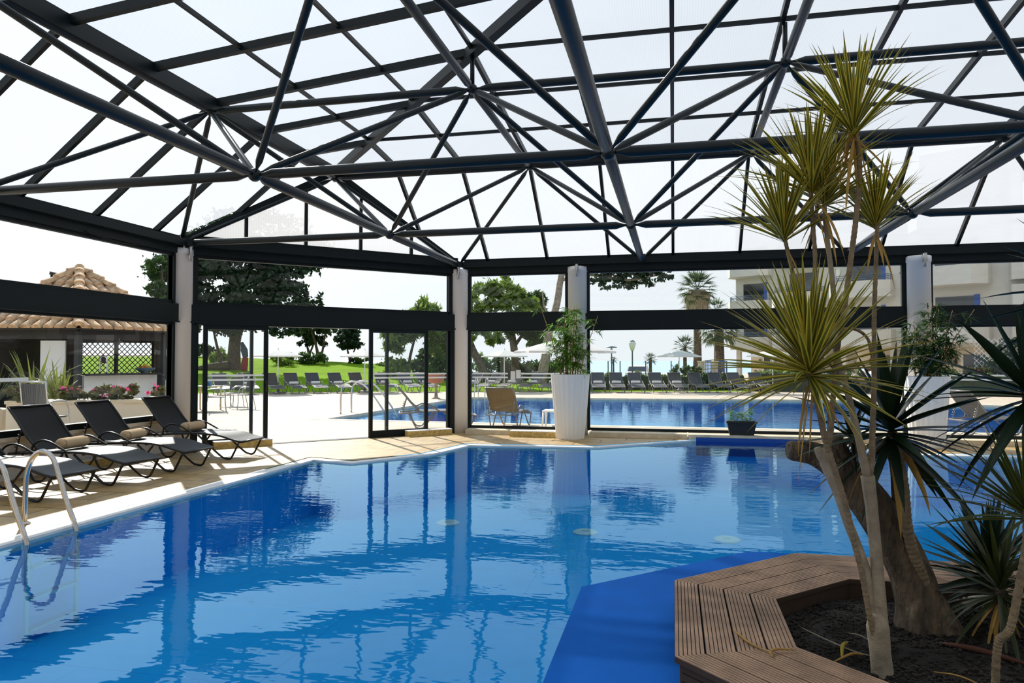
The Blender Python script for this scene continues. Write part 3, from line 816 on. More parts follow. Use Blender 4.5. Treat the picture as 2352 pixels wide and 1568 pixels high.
# leaning yucca trunk
yu = tag(empty('leaning_yucca', S(2.115, 3.74, SOZ)), 'yucca with a thick leaning grey trunk cut off over the pool', 'potted tree')
stem('trunk', [(2.118, 3.74, 0.08), (2.112, 3.74, 0.16), (2.105, 3.756, 0.27), (2.055, 3.771, 0.462), (1.942, 3.787, 0.683), (1.827, 3.803, 0.85), (1.721, 3.819, 0.973), (1.602, 3.834, 1.035), (1.50, 3.85, 1.05), (1.474, 3.85, 1.052)], [.165, .14, .115, .105, .105, .098, .085, .062, .054, .046], yu, 'bark', 16)
stem('root_flare', [(2.06, 3.66, 0.08), (2.07, 3.69, 0.22), (2.085, 3.73, 0.40)], [.085, .075, .05], yu, 'bark', 12)
stem('root_flare', [(2.20, 3.64, 0.08), (2.18, 3.68, 0.20), (2.11, 3.75, 0.40)], [.09, .075, .05], yu, 'bark', 12)
stem('branch_stub', [(1.78, 3.82, 0.92), (1.735, 3.84, 1.03), (1.70, 3.84, 1.12)], [.075, .06, .05], yu, 'bark', 12)
stem('stem', [(2.12, 3.69, 0.22), (2.084, 3.683, 0.421), (2.028, 3.667, 0.557), (1.986, 3.65, 0.714), (1.964, 3.633, 0.891), (1.929, 3.617, 1.067), (1.891, 3.6, 1.17)], .026, yu, 'cane', 10, True, 12)
stem('stem', [(2.04, 3.78, 0.60), (1.994, 3.753, 0.803), (1.973, 3.727, 0.964), (1.930, 3.70, 1.12)], .024, yu, 'bark', 10)
stem('stem', [(1.90, 3.80, 0.72), (1.819, 3.8, 0.907), (1.798, 3.8, 1.067), (1.786, 3.8, 1.13)], .016, yu, 'cane', 8)
crown('leaf_crown', S(1.891, 3.6, 1.20), rt * 0.06 + Vector((0, 0, 1)), 62, 0.56, 0.052, yu, ['yucca', 'yucca', 'dry'], 21, 4, 135, 0.35, 0.45, dry=3)
crown('leaf_crown', S(1.786, 3.8, 1.13), rt * -0.1 + Vector((0, 0, 1)), 26, 0.24, 0.022, yu, ['yucca', 'yucca', 'dry'], 22, 5, 120, 0.5, 0.4, dry=3)
# low spiky yucca
y2 = tag(empty('spiky_yucca', S(2.587, 3.9, SOZ)), 'low dark spiky yucca in the planter right of the leaning trunk', 'plant')
stem('trunk', [(2.59, 3.9, 0.10), (2.58, 3.9, 0.22), (2.568, 3.9, 0.40)], [.06, .05, .045], y2, 'bark', 10)
crown('leaf_crown', S(2.568, 3.9, 0.40), rt * 0.02 + Vector((0, 0, 1)), 62, 0.52, 0.050, y2, ['yucca', 'yucca', 'dry'], 31, 3, 100, 0.3, 0.45)
y3 = tag(empty('olive_cordyline', S(2.40, 3.55, SOZ)), 'low olive-leaved strap plant in front of the spiky yucca', 'plant')
stem('trunk', [(2.40, 3.55, 0.10), (2.39, 3.55, 0.30), (2.385, 3.55, 0.42)], [.03, .025, .022], y3, 'bark', 9)
crown('leaf_crown', S(2.385, 3.55, 0.42), rt * 0.08 + Vector((0, 0, 1)), 56, 0.48, 0.024, y3, ['yuccaolive', 'yuccaolive', 'dry'], 41, 5, 125, 1.5, 0.4, dry=7)
# two tall heads at the right edge
y4 = tag(empty('tall_yucca', S(2.42, 3.0, SOZ)), 'tall dark yucca at the right edge with broad drooping leaves', 'plant')
stem('trunk', [(2.42, 3.02, 0.10), (2.20, 3.0, 0.325), (2.172, 3.0, 0.77), (2.150, 3.0, 1.038), (2.150, 3.0, 1.218), (2.150, 3.0, 1.40)], [.03, .026, .026, .026, .025, .025], y4, 'bark', 10)
crown('leaf_crown', S(2.150, 3.0, 1.40), rt * 0.0 + Vector((0, 0, 1)), 46, 0.50, 0.050, y4, ['yucca', 'yucca', 'dry'], 51, 10, 140, 0.6, 0.45)
stem('branch', [(2.172, 3.0, 0.80), (2.34, 2.96, 1.2), (2.40, 2.9, 1.6), (2.36, 2.85, 1.80)], .022, y4, 'bark', 9)
crown('leaf_crown', S(2.36, 2.85, 1.82), rt * -0.1 + Vector((0, 0, 1)), 40, 0.50, 0.050, y4, ['yucca', 'yucca', 'dry'], 52, 10, 130, 0.5, 0.45)
y5 = tag(empty('crooked_dracaena', S(1.985, 3.0, SOZ)), 'dracaena with a crooked thin ringed stem at the lower right', 'plant')
stem('cane', [(1.985, 3.0, 0.10), (1.984, 2.986, 0.295), (1.988, 2.971, 0.389), (2.009, 2.957, 0.421), (2.022, 2.943, 0.47), (2.050, 2.929, 0.648), (2.066, 2.914, 0.791), (2.06, 2.9, 0.93)], .015, y5, 'cane', 10, True, 10)
crown('leaf_crown', S(2.06, 2.9, 0.94), rt * -0.02 + Vector((0, 0, 1)), 60, 0.43, 0.022, y5, ['yuccaolive', 'dr_mid', 'dry'], 61, 4, 88, 0.8, 0.35)

# dead leaves and twigs
def litter(name, pts, w, lab, cat, mat='dry', group=None):
    mb = MB(); P = smooth_pts(pts, 4); k = len(P)
    mb.tube(P, [w * (0.3 + 0.7 * math.sin(PI * min(1, (i + .6) / k))) for i in range(k)], 6)
    tag(mb.build(name, mat, smooth=True), lab, cat, group)
litter('dead_leaf', [(0.27, 3.57, BZ + .012), (0.30, 3.50, BZ + .010), (0.33, 3.43, BZ + .009), (0.41, 3.34, BZ + .006)], 0.006, 'straight dry yellow leaf lying on the wooden bench', 'dead leaf')
litter('dead_leaf', [(0.41, 3.29, BZ + .010), (0.405, 3.34, BZ + .012), (0.44, 3.375, BZ + .014), (0.52, 3.395, BZ + .009)], 0.006, 'curled dry yellow leaf lying on the wooden bench', 'dead leaf')
litter('twig', [(0.62, 3.90, SOZ + .04), (0.70, 3.74, SOZ + .05), (0.80, 3.66, SOZ + .035), (0.88, 3.62, SOZ + .03)], 0.004, 'long pale twig on the soil beside the bench corner', 'twig', 'canepale')
litter('dead_leaf', [(0.74, 3.56, SOZ + .03), (0.76, 3.64, SOZ + .06), (0.80, 3.72, SOZ + .05)], 0.009, 'broad yellow-green dry leaf standing in the soil left of the dracaena', 'dead leaf', 'dr_edge')
litter('dead_leaf', [(0.70, 3.52, SOZ + .03), (0.78, 3.55, SOZ + .06), (0.84, 3.60, SOZ + .04)], 0.006, 'dry straw-coloured leaf at the foot of the dracaena', 'dead leaf')
litter('twig', [(0.84, 3.90, SOZ + .03), (0.88, 3.82, SOZ + .05), (0.93, 3.78, SOZ + .03)], 0.003, 'short pale twig on the soil behind the dracaena base', 'twig', 'canepale')
litter('stick', [(1.24, 3.86, SOZ + .03), (1.38, 3.78, SOZ + .04), (1.55, 3.66, SOZ + .03)], 0.014, 'reddish brown stick lying on the soil before the leaning trunk', 'stick', pmat('red_wood', (0.09, 0.03, 0.018), 0.9))
litter('twig', [(1.10, 3.50, SOZ + .03), (1.18, 3.42, SOZ + .05), (1.28, 3.33, SOZ + .03)], 0.004, 'straw-coloured twig on the soil right of the dracaena base', 'twig')

# ------------------------------------------------------------------ white fluted pots with bamboo
M['cane_b'] = pmat('bamboo_cane', (0.42, 0.27, 0.09), 0.6, noise=0.25, nscale=8)
M['bamboo'] = pmat('bamboo_leaf', (0.13, 0.29, 0.03), 0.5, noise=0.5, nscale=4, transl=0.5)
def fluted_pot(x, y, rt_, rb, h, lab):
    o = tag(empty('flower_pot', (x, y, 0)), lab, 'plant pot', 'white fluted pots')
    NF = 22; n_ = NF * 4
    prof = [(rb * 0.97, 0.0), (rb, 0.02)] + [(rb + (rt_ - rb) * (t ** 0.8), 0.02 + (h - 0.02) * t) for t in (0.15, 0.3, 0.5, 0.7, 0.85, 1.0)] + [(rt_ - 0.03, h), (rt_ - 0.04, h - 0.06)]
    vs, fs = [], []
    for i, (r, z) in enumerate(prof):
        for k in range(n_):
            th = 2 * PI * k / n_
            u = (k % 4) / 4
            rr = r * (1 + (0.035 * (math.sin(PI * u)) - 0.012 if i < len(prof) - 2 else 0))
            vs.append((x + rr * math.cos(th), y + rr * math.sin(th), z))
    for i in range(len(prof) - 1):
        for k in range(n_):
            fs.append((i * n_ + k, i * n_ + (k + 1) % n_, (i + 1) * n_ + (k + 1) % n_, (i + 1) * n_ + k))
    MB().add(vs, fs).build('shell', 'potwhite', o, loc='world')
    MB().lathe([(0.001, h - 0.05), (rt_ - 0.035, h - 0.05)], (x, y, 0), 24, caps=False).build('soil', 'soil', o, loc='world')
    return o
M['bamboodark'] = pmat('dark_bamboo_leaf', (.035, .095, .018), .5, noise=.5, nscale=4, transl=.35)
def bamboo(x, y, z, canes, seed, lab, nleaf, leafm='bamboo'):
    rnd = random.Random(seed)
    o = tag(empty('bamboo', (x, y, z)), lab, 'plant', 'bamboos in the white pots')
    cb_, lf = MB(), MB()
    for (bx, by, tx, ty, tz, dens) in canes:
        P = smooth_pts([(x + bx, y + by, z - .02), (x + bx + (tx - bx) * .35, y + by + (ty - by) * .3, z + tz * .42), (x + tx, y + ty, z + tz)], 8)
        cb_.tube(P, [0.011 * (1 - 0.6 * i / len(P)) * (1.12 if i % 3 == 0 else 1) for i in range(len(P))], 7)
        for j in range(int(dens * nleaf)):
            t = rnd.random() ** 0.75 * 0.86 + 0.14
            q = P[min(len(P) - 1, int(t * (len(P) - 1)))]
            az = rnd.uniform(0, 2 * PI)
            br = q + Vector((math.cos(az), math.sin(az), rnd.uniform(-.2, .5))) * rnd.uniform(.04, .17)
            lf.tube([q, br], 0.0022, 3, 1)
            for m_ in range(rnd.randint(6, 9)):
                a2 = az + rnd.uniform(-1.5, 1.5)
                d = Vector((math.cos(a2), math.sin(a2), rnd.uniform(-.75, .5)))
                blade(lf, br, d, rnd.uniform(.13, .22), rnd.uniform(.020, .028), 2.6, rnd, (0, 0), 0.2, 3)
    cb_.build('canes', 'cane_b', o, True, 'world')
    lf.build('foliage', [leafm, 'cane_b'], o, False, 'world')
fluted_pot(-1.98, 14.08, 0.375, 0.265, 1.26, 'tall white fluted pot beside the narrow window, holding the lighter bamboo')
fluted_pot(4.38, 14.10, 0.365, 0.265, 1.25, 'tall white fluted pot at the right, half hidden by the yucca leaves')
bamboo(-1.98, 14.08, 1.22, [(-.08, -.02, -.12, 0, 1.2, 1.3), (-.12, .02, -.25, .05, 1.05, 1), (.05, -.05, .10, -.05, 1.38, 1.5), (.10, .03, .12, .08, 1.42, 1.3), (0, .05, -.02, .1, 1.25, 1.1), (-.18, 0, -.62, 0, 1.46, .6), (.18, 0, .55, -.03, 1.18, .5), (.14, -.08, .30, -.1, .85, .9), (-.05, -.1, -.1, -.15, .8, .9), (.02, -.12, .08, -.2, .7, 1.0), (-.16, -.04, -.34, -.05, .8, .55), (.06, 0, .03, -.05, 1.0, 1.2)], 71, 'fresh green bamboo growing from the pot by the narrow window', 20)
bamboo(4.38, 14.10, 1.21, [(-.1, 0, -.2, 0, 1.05, 1.2), (-.15, .05, -.32, .05, .9, 1.0), (.06, 0, .12, .05, 1.35, 1.4), (.1, .05, .25, .1, 1.25, 1.3), (.14, -.05, .42, -.05, 1.2, 1.1), (.18, 0, .5, 0, .8, 1.1), (0, -.1, .05, -.15, .85, 1.0), (-.05, -.05, -.1, -.1, .6, 1.0), (.12, -.1, .3, -.15, .55, 1.0), (.15, .08, .8, .05, 1.22, .2)], 72, 'darker bushy bamboo in the right-hand pot behind the yucca', 30, 'bamboodark')

# small black trough with young plants
tr = tag(empty('planter_trough', (1.27, 14.53, 0.095)), 'small black plastic trough on the stone plinth by the glass', 'planter')
t_ = MB(); t_.add([(1.05, 14.455, .095), (1.49, 14.455, .095), (1.49, 14.61, .095), (1.05, 14.61, .095), (1.00, 14.43, .345), (1.54, 14.43, .345), (1.54, 14.63, .345), (1.00, 14.63, .345)], [(0, 3, 2, 1), (0, 1, 5, 4), (1, 2, 6, 5), (2, 3, 7, 6), (3, 0, 4, 7)])
t_.build('tub', 'black', tr, loc='world')
r_ = MB(); r_.box(.985, 1.555, 14.415, 14.435, .33, .36); r_.box(.985, 1.555, 14.625, 14.645, .33, .36); r_.box(.985, 1.005, 14.435, 14.625, .33, .36); r_.box(1.535, 1.555, 14.435, 14.625, .33, .36)
r_.build('rim', 'black', tr, loc='world')
MB().box(1.01, 1.53, 14.44, 14.62, .30, .335).build('soil', 'soil', tr, loc='world')
rnd = random.Random(9)
for i in range(5):
    x = 1.08 + i * 0.095 + rnd.uniform(-.02, .02)
    pl_ = tag(empty('young_bamboo', (x, 14.53, .33)), 'young leafy bamboo sprig growing in the small black trough', 'plant', 'sprigs in the black trough')
    h = rnd.uniform(.17, .30)
    MB().tube([(x, 14.53, .32), (x + rnd.uniform(-.02, .02), 14.53, .33 + h)], .004, 6).build('stalk', 'bamboo', pl_, loc='world')
    lf = MB()
    for j in range(9):
        q = Vector((x, 14.53, .33 + h * rnd.uniform(.25, 1.0)))
        for m_ in range(5):
            a2 = rnd.uniform(0, 2 * PI); blade(lf, q, (math.cos(a2), math.sin(a2), rnd.uniform(-.4, .7)), rnd.uniform(.07, .12), .020, 4, rnd, (0, 0), .2, 3)
    lf.build('leaves', 'bamboo', pl_, loc='world')

# ------------------------------------------------------------------ threshold blocks
def block(o, d, s0, s1, t0, t1, lab):
    e_ = tag(empty('stone_block', wall_pt(o, d, (s0 + s1) / 2, 0, (t0 + t1) / 2)), lab, 'stone block', 'pale stone blocks by the walls')
    b = MB(); wbox(b, o, d, s0, s1, 0, 0.105, t0, t1); b.build('body', pm_block, e_, loc='world')
    b = MB(); wbox(b, o, d, s0, s1, 0.105, 0.12, t0, t1); b.build('top_strip', 'grate', e_, loc='world')
pm_block = pmat('yellow_stone', (0.60, 0.42, 0.14), 0.85, noise=0.3, nscale=20, bump=0.4)
block(OD, DG, 0.52, 1.50, 0.16, 0.34, 'yellow stone block in front of the sliding door leaf beside the loungers')
block(OD, DG, 4.16, 5.14, 0.16, 0.34, 'yellow stone block in front of the right sliding door leaf')
block(OL, X_, -3.22, -2.30, 0.49, 0.72, 'pale stone block in front of the narrow window, left of the bamboo pot')
block(OW, Yd, 8.55, 9.15, 0.10, 0.28, 'yellow stone block against the low wall behind the loungers')

# ------------------------------------------------------------------ sun loungers
HW = 0.31
def make_lounger(name, sling, frame):
    root = empty(name)
    # sling profile: seat then foot curve; back separately
    seat = [(-0.42, 0.405), (-0.25, 0.40), (0.05, 0.405), (0.32, 0.40), (0.52, 0.375), (0.70, 0.325), (0.86, 0.29)]
    back = [(-0.42, 0.405), (-0.60, 0.575), (-0.75, 0.76), (-0.90, 0.93)]
    def sheet(prof, hw, th, sag):
        mb = MB(); P = smooth_pts([(x, 0, z) for x, z in prof], 4); ny = 8
        for lay in (0, 1):
            vs, fs = [], []
            for i, p in enumerate(P):
                for k in range(ny + 1):
                    y = -hw + 2 * hw * k / ny
                    vs.append((p.x, y, p.z - sag * (1 - (y / hw) ** 2) - th * lay))
            for i in range(len(P) - 1):
                for k in range(ny):
                    a_ = i * (ny + 1) + k
                    q = (a_, a_ + ny + 1, a_ + ny + 2, a_ + 1)
                    fs.append(q if lay == 1 else q[::-1])
            mb.add(vs, fs)
        return mb
    sheet(seat, HW - .01, .006, .012).build('seat', sling, root, True)
    sheet(back, HW - .01, .006, .014).build('backrest', sling, root, True)
    fr = MB()
    for sy in (-1, 1):
        y = sy * HW
        fr.tube(smooth_pts([(-0.88, y, 0.345), (-0.42, y, 0.375), (0.05, y, 0.39), (0.32, y, 0.385), (0.52, y, 0.36), (0.70, y, 0.31), (0.87, y, 0.275)], 4), 0.017, 8)
    fr.tube([(0.87, -HW, 0.275), (0.87, HW, 0.275)], 0.017, 8); fr.tube([(-0.86, -HW, 0.345), (-0.86, HW, 0.345)], 0.015, 8); fr.tube([(0.25, -HW, .37), (0.25, HW, .37)], 0.013, 8)
    fr.build('frame', frame, root, True)
    bf = MB()
    for sy in (-1, 1):
        bf.tube(smooth_pts([(p[0], sy * HW, p[1]) for p in back], 4), 0.016, 8)
    bf.tube([(-0.90, -HW, 0.93), (-0.90, HW, 0.93)], 0.016, 8)
    bo = bf.build('back_frame', frame, root, True)
    for sy in (-1, 1):
        y = sy * (HW + 0.022)
        ar = smooth_pts([(-0.50, y, 0.37), (-0.47, y, 0.47), (-0.36, y, 0.53), (-0.22, y, 0.515), (-0.05, y, 0.44), (0.06, y, 0.385)], 4)
        MB().tube(ar, 0.013, 8).build('armrest', frame, root, True)
        # front leg: a bent loop from the foot end to the floor and back to the rail
        MB().tube(smooth_pts([(0.84, sy * HW, 0.28), (0.74, sy * HW, 0.09), (0.69, sy * HW, 0.022), (0.60, sy * HW, 0.022), (0.50, sy * HW, 0.07), (0.12, sy * HW, 0.365)], 4), 0.015, 8).build('leg', frame, root, True)
        MB().tube(smooth_pts([(-0.05, sy * HW, 0.365), (-0.30, sy * HW, 0.07), (-0.37, sy * HW, 0.022), (-0.45, sy * HW, 0.022), (-0.52, sy * HW, 0.08), (-0.66, sy * HW, 0.345)], 4), 0.015, 8).build('leg', frame, root, True)
        pr = MB(); pr.tube([(-0.70, sy * HW * .92, 0.69), (-0.79, sy * HW * .92, 0.37)], 0.010, 6)
        for k in range(4):
            z = 0.42 + k * 0.05
            pr.beam((-0.79 + (z - .37) * .28, sy * HW * .92, z), (-0.825 + (z - .37) * .28, sy * HW * .92, z + .02), 0.012, 0.014)
        pr.build('back_prop', frame, root)
    return root
def make_towel(name='rolled_towel'):
    mb = MB(); n_, L_ = 22, 0.21
    prof = [(0.012, -L_ - .004), (0.035, -L_ - .010), (0.05, -L_ - .003), (0.068, -L_ + .006), (0.078, -L_ + 0.03), (0.080, -0.07), (0.076, 0.0), (0.080, 0.08), (0.078, L_ - 0.03), (0.068, L_ - .006), (0.05, L_ + .003), (0.035, L_ + .010), (0.012, L_ + .004)]
    mb.lathe(prof, (0, 0, 0), n_)
    mb.v = [(v[0] * 1.08, v[2], v[1] * 0.92) for v in mb.v]
    # loose end of the roll
    fl = []
    for i in range(6):
        a_ = -0.4 + i * 0.28
        fl.append((1.08 * 0.086 * math.cos(a_), 0.92 * 0.086 * math.sin(a_)))
    mb.add([(x, y, z) for (x, z) in fl for y in (-L_ + .02, L_ - .02)], [(2 * i, 2 * i + 2, 2 * i + 3, 2 * i + 1) for i in range(5)])
    me = mb.build(name, 'towel', None, True)
    return me
lo = make_lounger('sun_lounger', 'sling', 'lframe')
labs = ['black sling lounger at the left picture edge, cut off behind the pool ladder', 'black sling lounger with a towel roll, just beyond the pool ladder', 'black sling lounger with a towel roll, middle one of the three shown whole', 'black sling lounger with a towel roll, closest to the white pillar and door']
ys = [6.79, 7.86, 8.93, 10.24]
rz_ = [0.02, -0.015, 0.01, 0.0]
tw = make_towel()
for i in range(4):
    o = lo if i == 0 else copy_tree(lo)
    o.location = (-7.36, ys[i], 0); o.rotation_euler = (0, 0, rz_[i])
    tag(o, labs[i], 'lounger', 'black loungers beside the indoor pool')
    if i:
        t_ = tw if i == 1 else tw.copy()
        if i > 1: COL.objects.link(t_)
        t_.location = (-7.36 - 0.21, ys[i] - 0.0, 0.405 + 0.068); t_.rotation_euler = (0, 0, (0.05, 0.15, -0.04)[i - 1])
        tag(t_, 'rolled tan towel on ' + ('the lounger just beyond the pool ladder', 'the middle lounger of the three shown whole', 'the lounger closest to the white pillar')[i - 1], 'towel', 'tan towels on the black loungers')

# ------------------------------------------------------------------ pool ladder
la = tag(empty('pool_ladder', (-5.6, 5.36, 0)), 'curved stainless steel pool ladder at the left edge of the indoor pool', 'pool ladder')
for y in (5.10, 5.62):
    P = smooth_pts([(-5.93, y, 0.0), (-5.925, y, 0.25), (-5.915, y, 0.46), (-5.85, y, 0.62), (-5.74, y, 0.685), (-5.63, y, 0.63), (-5.56, y, 0.48), (-5.47, y, 0.24), (-5.375, y, 0.03), (-5.345, y, -0.15), (-5.345, y, -0.6), (-5.345, y, -0.95)], 6)
    MB().tube(P, 0.0225, 14).build('handrail', 'steel', la, True, 'world')
    MB().lathe([(0.05, 0.0), (0.05, 0.012), (0.03, 0.025), (0.024, 0.03)], (-5.93, y, 0), 18).build('base_flange', 'steel', la, True, 'world')
for k in range(3):
    z = -0.22 - k * 0.26
    MB().box(-5.39, -5.30, 5.12, 5.60, z - 0.02, z).build('tread', 'steel', la, loc='world')

# ================================================================== OUTDOORS
def sstep(t): t = max(0.0, min(1.0, t)); return t * t * (3 - 2 * t)
def lerp_tab(tab, x):
    if x <= tab[0][0]: return tab[0][1]
    for (a, va), (b, vb) in zip(tab, tab[1:]):
        if x <= b: return va + (vb - va) * (x - a) / (b - a)
    return tab[-1][1]
CREST = [(-60, 2.2), (-24, 1.85), (-14, 1.45), (-10, 1.25), (-7, 1.0), (-2, 0.5), (4, 0.1), (12, 0.0)]
def n0(e): return lerp_tab([(-40, 28), (-22, 31.0), (-13, 34.0), (-6, 35.3), (3, 35.4), (30, 35.5)], e)
def ground(e, n):
    a = n0(e)
    if n <= a: return 0.0
    cr = lerp_tab(CREST, e)
    if n <= 56: t = (n - a) / (56 - a); return cr * (0.55 * t + 0.45 * sstep(t))
    return cr - (n - 56) * 0.06 - max(0, n - 80) * 0.25
# terrace with the outdoor pool cut out
OP = [(-8.9, 17.4), (-8.35, 28.9), (6.4, 30.0), (7.3, 28.2), (13.5, 27.0), (17.0, 22.0), (17.0, 17.1), (-2.0, 17.1)]
OPJ = offset_poly(OP, 0.30)
HO = [(AX - 0.1, YB - 0.1), (AX - 0.1, AY + 0.1), (BX - 0.1, BY + 0.1), (XR + .2, BY + 0.1), (XR + .2, YB - .1)]
terr_out = [tuple(S(e, n0(e) + 0.02).xy) for e in (-40, -30, -22, -17, -13, -9, -6, -2, 3, 10, 20, 30)]
TER = terr_out + [(40, 14.91), (BX - 0.1, 14.91), (AX - 0.12, AY + 0.1), (AX - 0.12, YB), (-45, YB)]
tag(MB().flat(TER, [OPJ], -0.002).build('terrace', 'outdeck'), kind='structure')
cp = MB(); cp.flat(OPJ, [OP], 0.004)
for i in range(len(OP)):
    a, b = OP[i], OP[(i + 1) % len(OP)]
    cp.quad([(*a, 0.004), (*b, 0.004), (*b, -0.12), (*a, -0.12)])
tag(cp.build('trim_7', 'stone'), kind='structure')
ob = MB(); ob.flat(OP, [], -0.9)
for i in range(len(OP)):
    a, b = OP[i], OP[(i + 1) % len(OP)]
    ob.quad([(*a, -0.9), (*b, -0.9), (*b, -0.12), (*a, -0.12)], 1)
tag(ob.build('outdoor_pool_basin', ['pool', 'poolwall']), kind='structure')
tag(MB().flat(OP, [], -0.07).build('outdoor_water', 'outwater'), kind='structure')
# lawn
es = [-60, -50, -42] + [-36 + 1.5 * i for i in range(38)] + [24, 30, 40]
ts = [0, .04, .1, .18, .28, .4, .52, .64, .76, .88, 1.0]
vs, fs = [], []
rows = []
for e_ in es:
    a = n0(e_)
    rows.append([(e_, a + (56 - a) * t) for t in ts] + [(e_, n_) for n_ in (60, 66, 74, 84, 100, 130)])
nc = len(rows[0])
for r in rows:
    for (e_, n_) in r: p = S(e_, n_, ground(e_, n_)); vs.append((p.x, p.y, p.z))
for i in range(len(rows) - 1):
    for k in range(nc - 1): fs.append((i * nc + k, (i + 1) * nc + k, (i + 1) * nc + k + 1, i * nc + k + 1))
tag(MB().add(vs, fs).build('lawn', 'lawn', smooth=True), kind='structure')
tag(MB().quad([S(-30000, 110, -15), S(30000, 110, -15), S(30000, 36000, -15), S(-30000, 36000, -15)]).build('sea', 'sea'), kind='structure')

# ------------------------------------------------------------------ foliage
def leaf_cloud(blobs, n, size, seed, aspect=1.6):
    """many small leaf faces gathered in tufts inside the ellipsoids (cx, cy, cz, rx, ry, rz, weight)"""
    g = np.random.default_rng(seed)
    wts = np.array([b[6] if len(b) > 6 else b[3] * b[5] for b in blobs], float); wts /= wts.sum()
    C = []
    for b, w_ in zip(blobs, wts):
        m = int(n * w_)
        if m < 4: continue
        nt_ = max(5, m // 45)
        u = g.normal(size=(nt_, 3)); u /= np.linalg.norm(u, axis=1)[:, None]
        u *= (0.45 + 0.55 * g.random((nt_, 1)) ** 0.6)
        tc_ = np.array(b[:3]) + u * np.array(b[3:6])
        k = g.integers(0, nt_, m)
        sp_ = np.array(b[3:6]) * 0.13
        C.append(tc_[k] + g.normal(size=(m, 3)) * sp_)
    C = np.vstack(C); m = len(C)
    a = g.normal(size=(m, 3)); a /= np.linalg.norm(a, axis=1)[:, None]
    b_ = np.cross(a, g.normal(size=(m, 3))); b_ /= np.linalg.norm(b_, axis=1)[:, None]
    sz = size * (0.6 + 0.8 * g.random((m, 1)))
    a *= sz * aspect * .5; b_ *= sz * .5
    V = np.stack([C - a, C - b_, C + a, C + b_], 1).reshape(-1, 3)
    return V
def foliage(name, blobs, n, size, seed, mat, parent=None, aspect=1.6, loc='world'):
    V = leaf_cloud(blobs, n, size, seed, aspect)
    if parent is not None: V = V - np.array(parent.location)
    me = bpy.data.meshes.new(name); k = len(V) // 4
    me.vertices.add(len(V)); me.vertices.foreach_set('co', V.ravel())
    me.loops.add(4 * k); me.polygons.add(k)
    me.loops.foreach_set('vertex_index', np.arange(4 * k))
    me.polygons.foreach_set('loop_start', np.arange(k) * 4); me.polygons.foreach_set('loop_total', np.full(k, 4))
    me.update(calc_edges=True); me.validate()
    me.materials.append(M[mat])
    o = bpy.data.objects.new(name, me); COL.objects.link(o)
    if parent is not None: o.parent = parent
    return o
def blob(e, n, z, re_, rn, rz, w_=None):
    p = S(e, n, z); r_ = math.hypot(re_ * CE, rn * SE), math.hypot(re_ * SE, rn * CE)
    return (p.x, p.y, p.z, r_[0], r_[1], rz) + ((w_,) if w_ else ())
def tree(e, n, lab, blobs, nleaf, size, seed, mat, trunks, kind_no=0, bark='bark', name='tree', group=None, aspect=1.6):
    o = tag(empty(name, S(e, n, ground(e, n))), lab, 'tree', group)
    foliage('crown', [blob(*b) for b in blobs], nleaf, size, seed, mat, o, aspect)
    tb = MB()
    for (pts, r) in trunks:
        P = smooth_pts([S(*p) for p in pts], 4); tb.tube(P, interp(list(r), 4), 8)
    tb.build('trunk', bark, o, True, 'world')
    return o
# big pine left of the door opening
g1 = ground(-17.8, 46)
tree(-17.8, 46, 'huge dark pine with a thick trunk on the lawn behind the left door leaf',
     [(-19.2, 46, 6.2, 2.0, 2.2, 1.9), (-16.6, 46, 5.6, 1.9, 2.0, 1.7), (-14.2, 46, 5.2, 1.5, 1.8, 1.6), (-20.3, 45.5, 4.2, 1.0, 1.4, 0.9), (-17.4, 45, 4.0, 2.4, 1.6, .8), (-14.6, 45, 3.6, 1.3, 1.4, .8), (-12.9, 46.5, 5.0, .6, .8, 1.2), (-17.5, 47, 7.8, 3.2, 2.2, 1.2), (-17.0, 47.5, 10.1, 3.2, 2.6, 1.4), (-13.6, 47.5, 8.6, 1.7, 2.0, 1.2), (-19.0, 47.5, 9.2, 2.6, 2.4, 1.2), (-15.5, 47.5, 8.6, 2.6, 2.4, 1.3), (-21.5, 47, 7.6, 2.4, 2.4, 1.3), (-14.8, 46.5, 6.8, 1.4, 1.6, 1.0)],
     28000, 0.18, 101, 'leafdark', [([(-17.8, 46, g1 - .3), (-17.75, 46, g1 + .5), (-17.7, 46, 2.7), (-17.5, 46, 3.6), (-16.8, 46, 5.0)], [.62, .42, .36, .38, .16]), ([(-17.6, 46, 2.9), (-18.4, 46, 3.6), (-19.6, 46, 4.8)], [.26, .2, .08]), ([(-18.3, 45.8, g1), (-18.8, 46, 2.3), (-19.1, 46, 3.6)], [.12, .09, .06]), ([(-17.9, 45.6, g1 + .25), (-18.8, 45.2, g1 + .2), (-20.2, 45.0, g1 + .02)], [.30, .22, .06])], 1, name='pine_tree')
tree(-15.7, 58, 'two-stemmed dark tree behind the near parasol on the lawn crest', [(-16.4, 58, 4.9, 2.0, 2, 1.0), (-18.5, 58, 5.2, 1.6, 2, .9), (-14.9, 58, 4.6, .9, 1, .8)], 4500, 0.20, 102, 'leafdark', [([(-15.6, 58, .9), (-15.7, 58, 2.4), (-16.3, 58, 4.4)], [.16, .12, .06]), ([(-15.5, 58, 1.2), (-15.2, 58, 2.6), (-15.0, 58, 4.2)], [.1, .09, .05])], 2)
tree(-16.9, 60, 'dark spreading tree on the lawn crest behind the door opening, left of the round one', [(-17.2, 60, 3.4, .9, 1.0, .6), (-16.3, 60, 3.8, 1.0, 1.0, .7), (-16.9, 60, 4.3, 1.0, 1.0, .6), (-15.9, 60, 3.1, .5, .6, .5)], 3200, .17, 104, 'leafdark', [([(-16.95, 60, .9), (-16.9, 60, 2.0), (-17.2, 60, 3.2)], [.17, .13, .06]), ([(-16.9, 60, 1.9), (-16.6, 60, 2.7), (-16.2, 60, 3.6)], [.1, .08, .05])], 4)
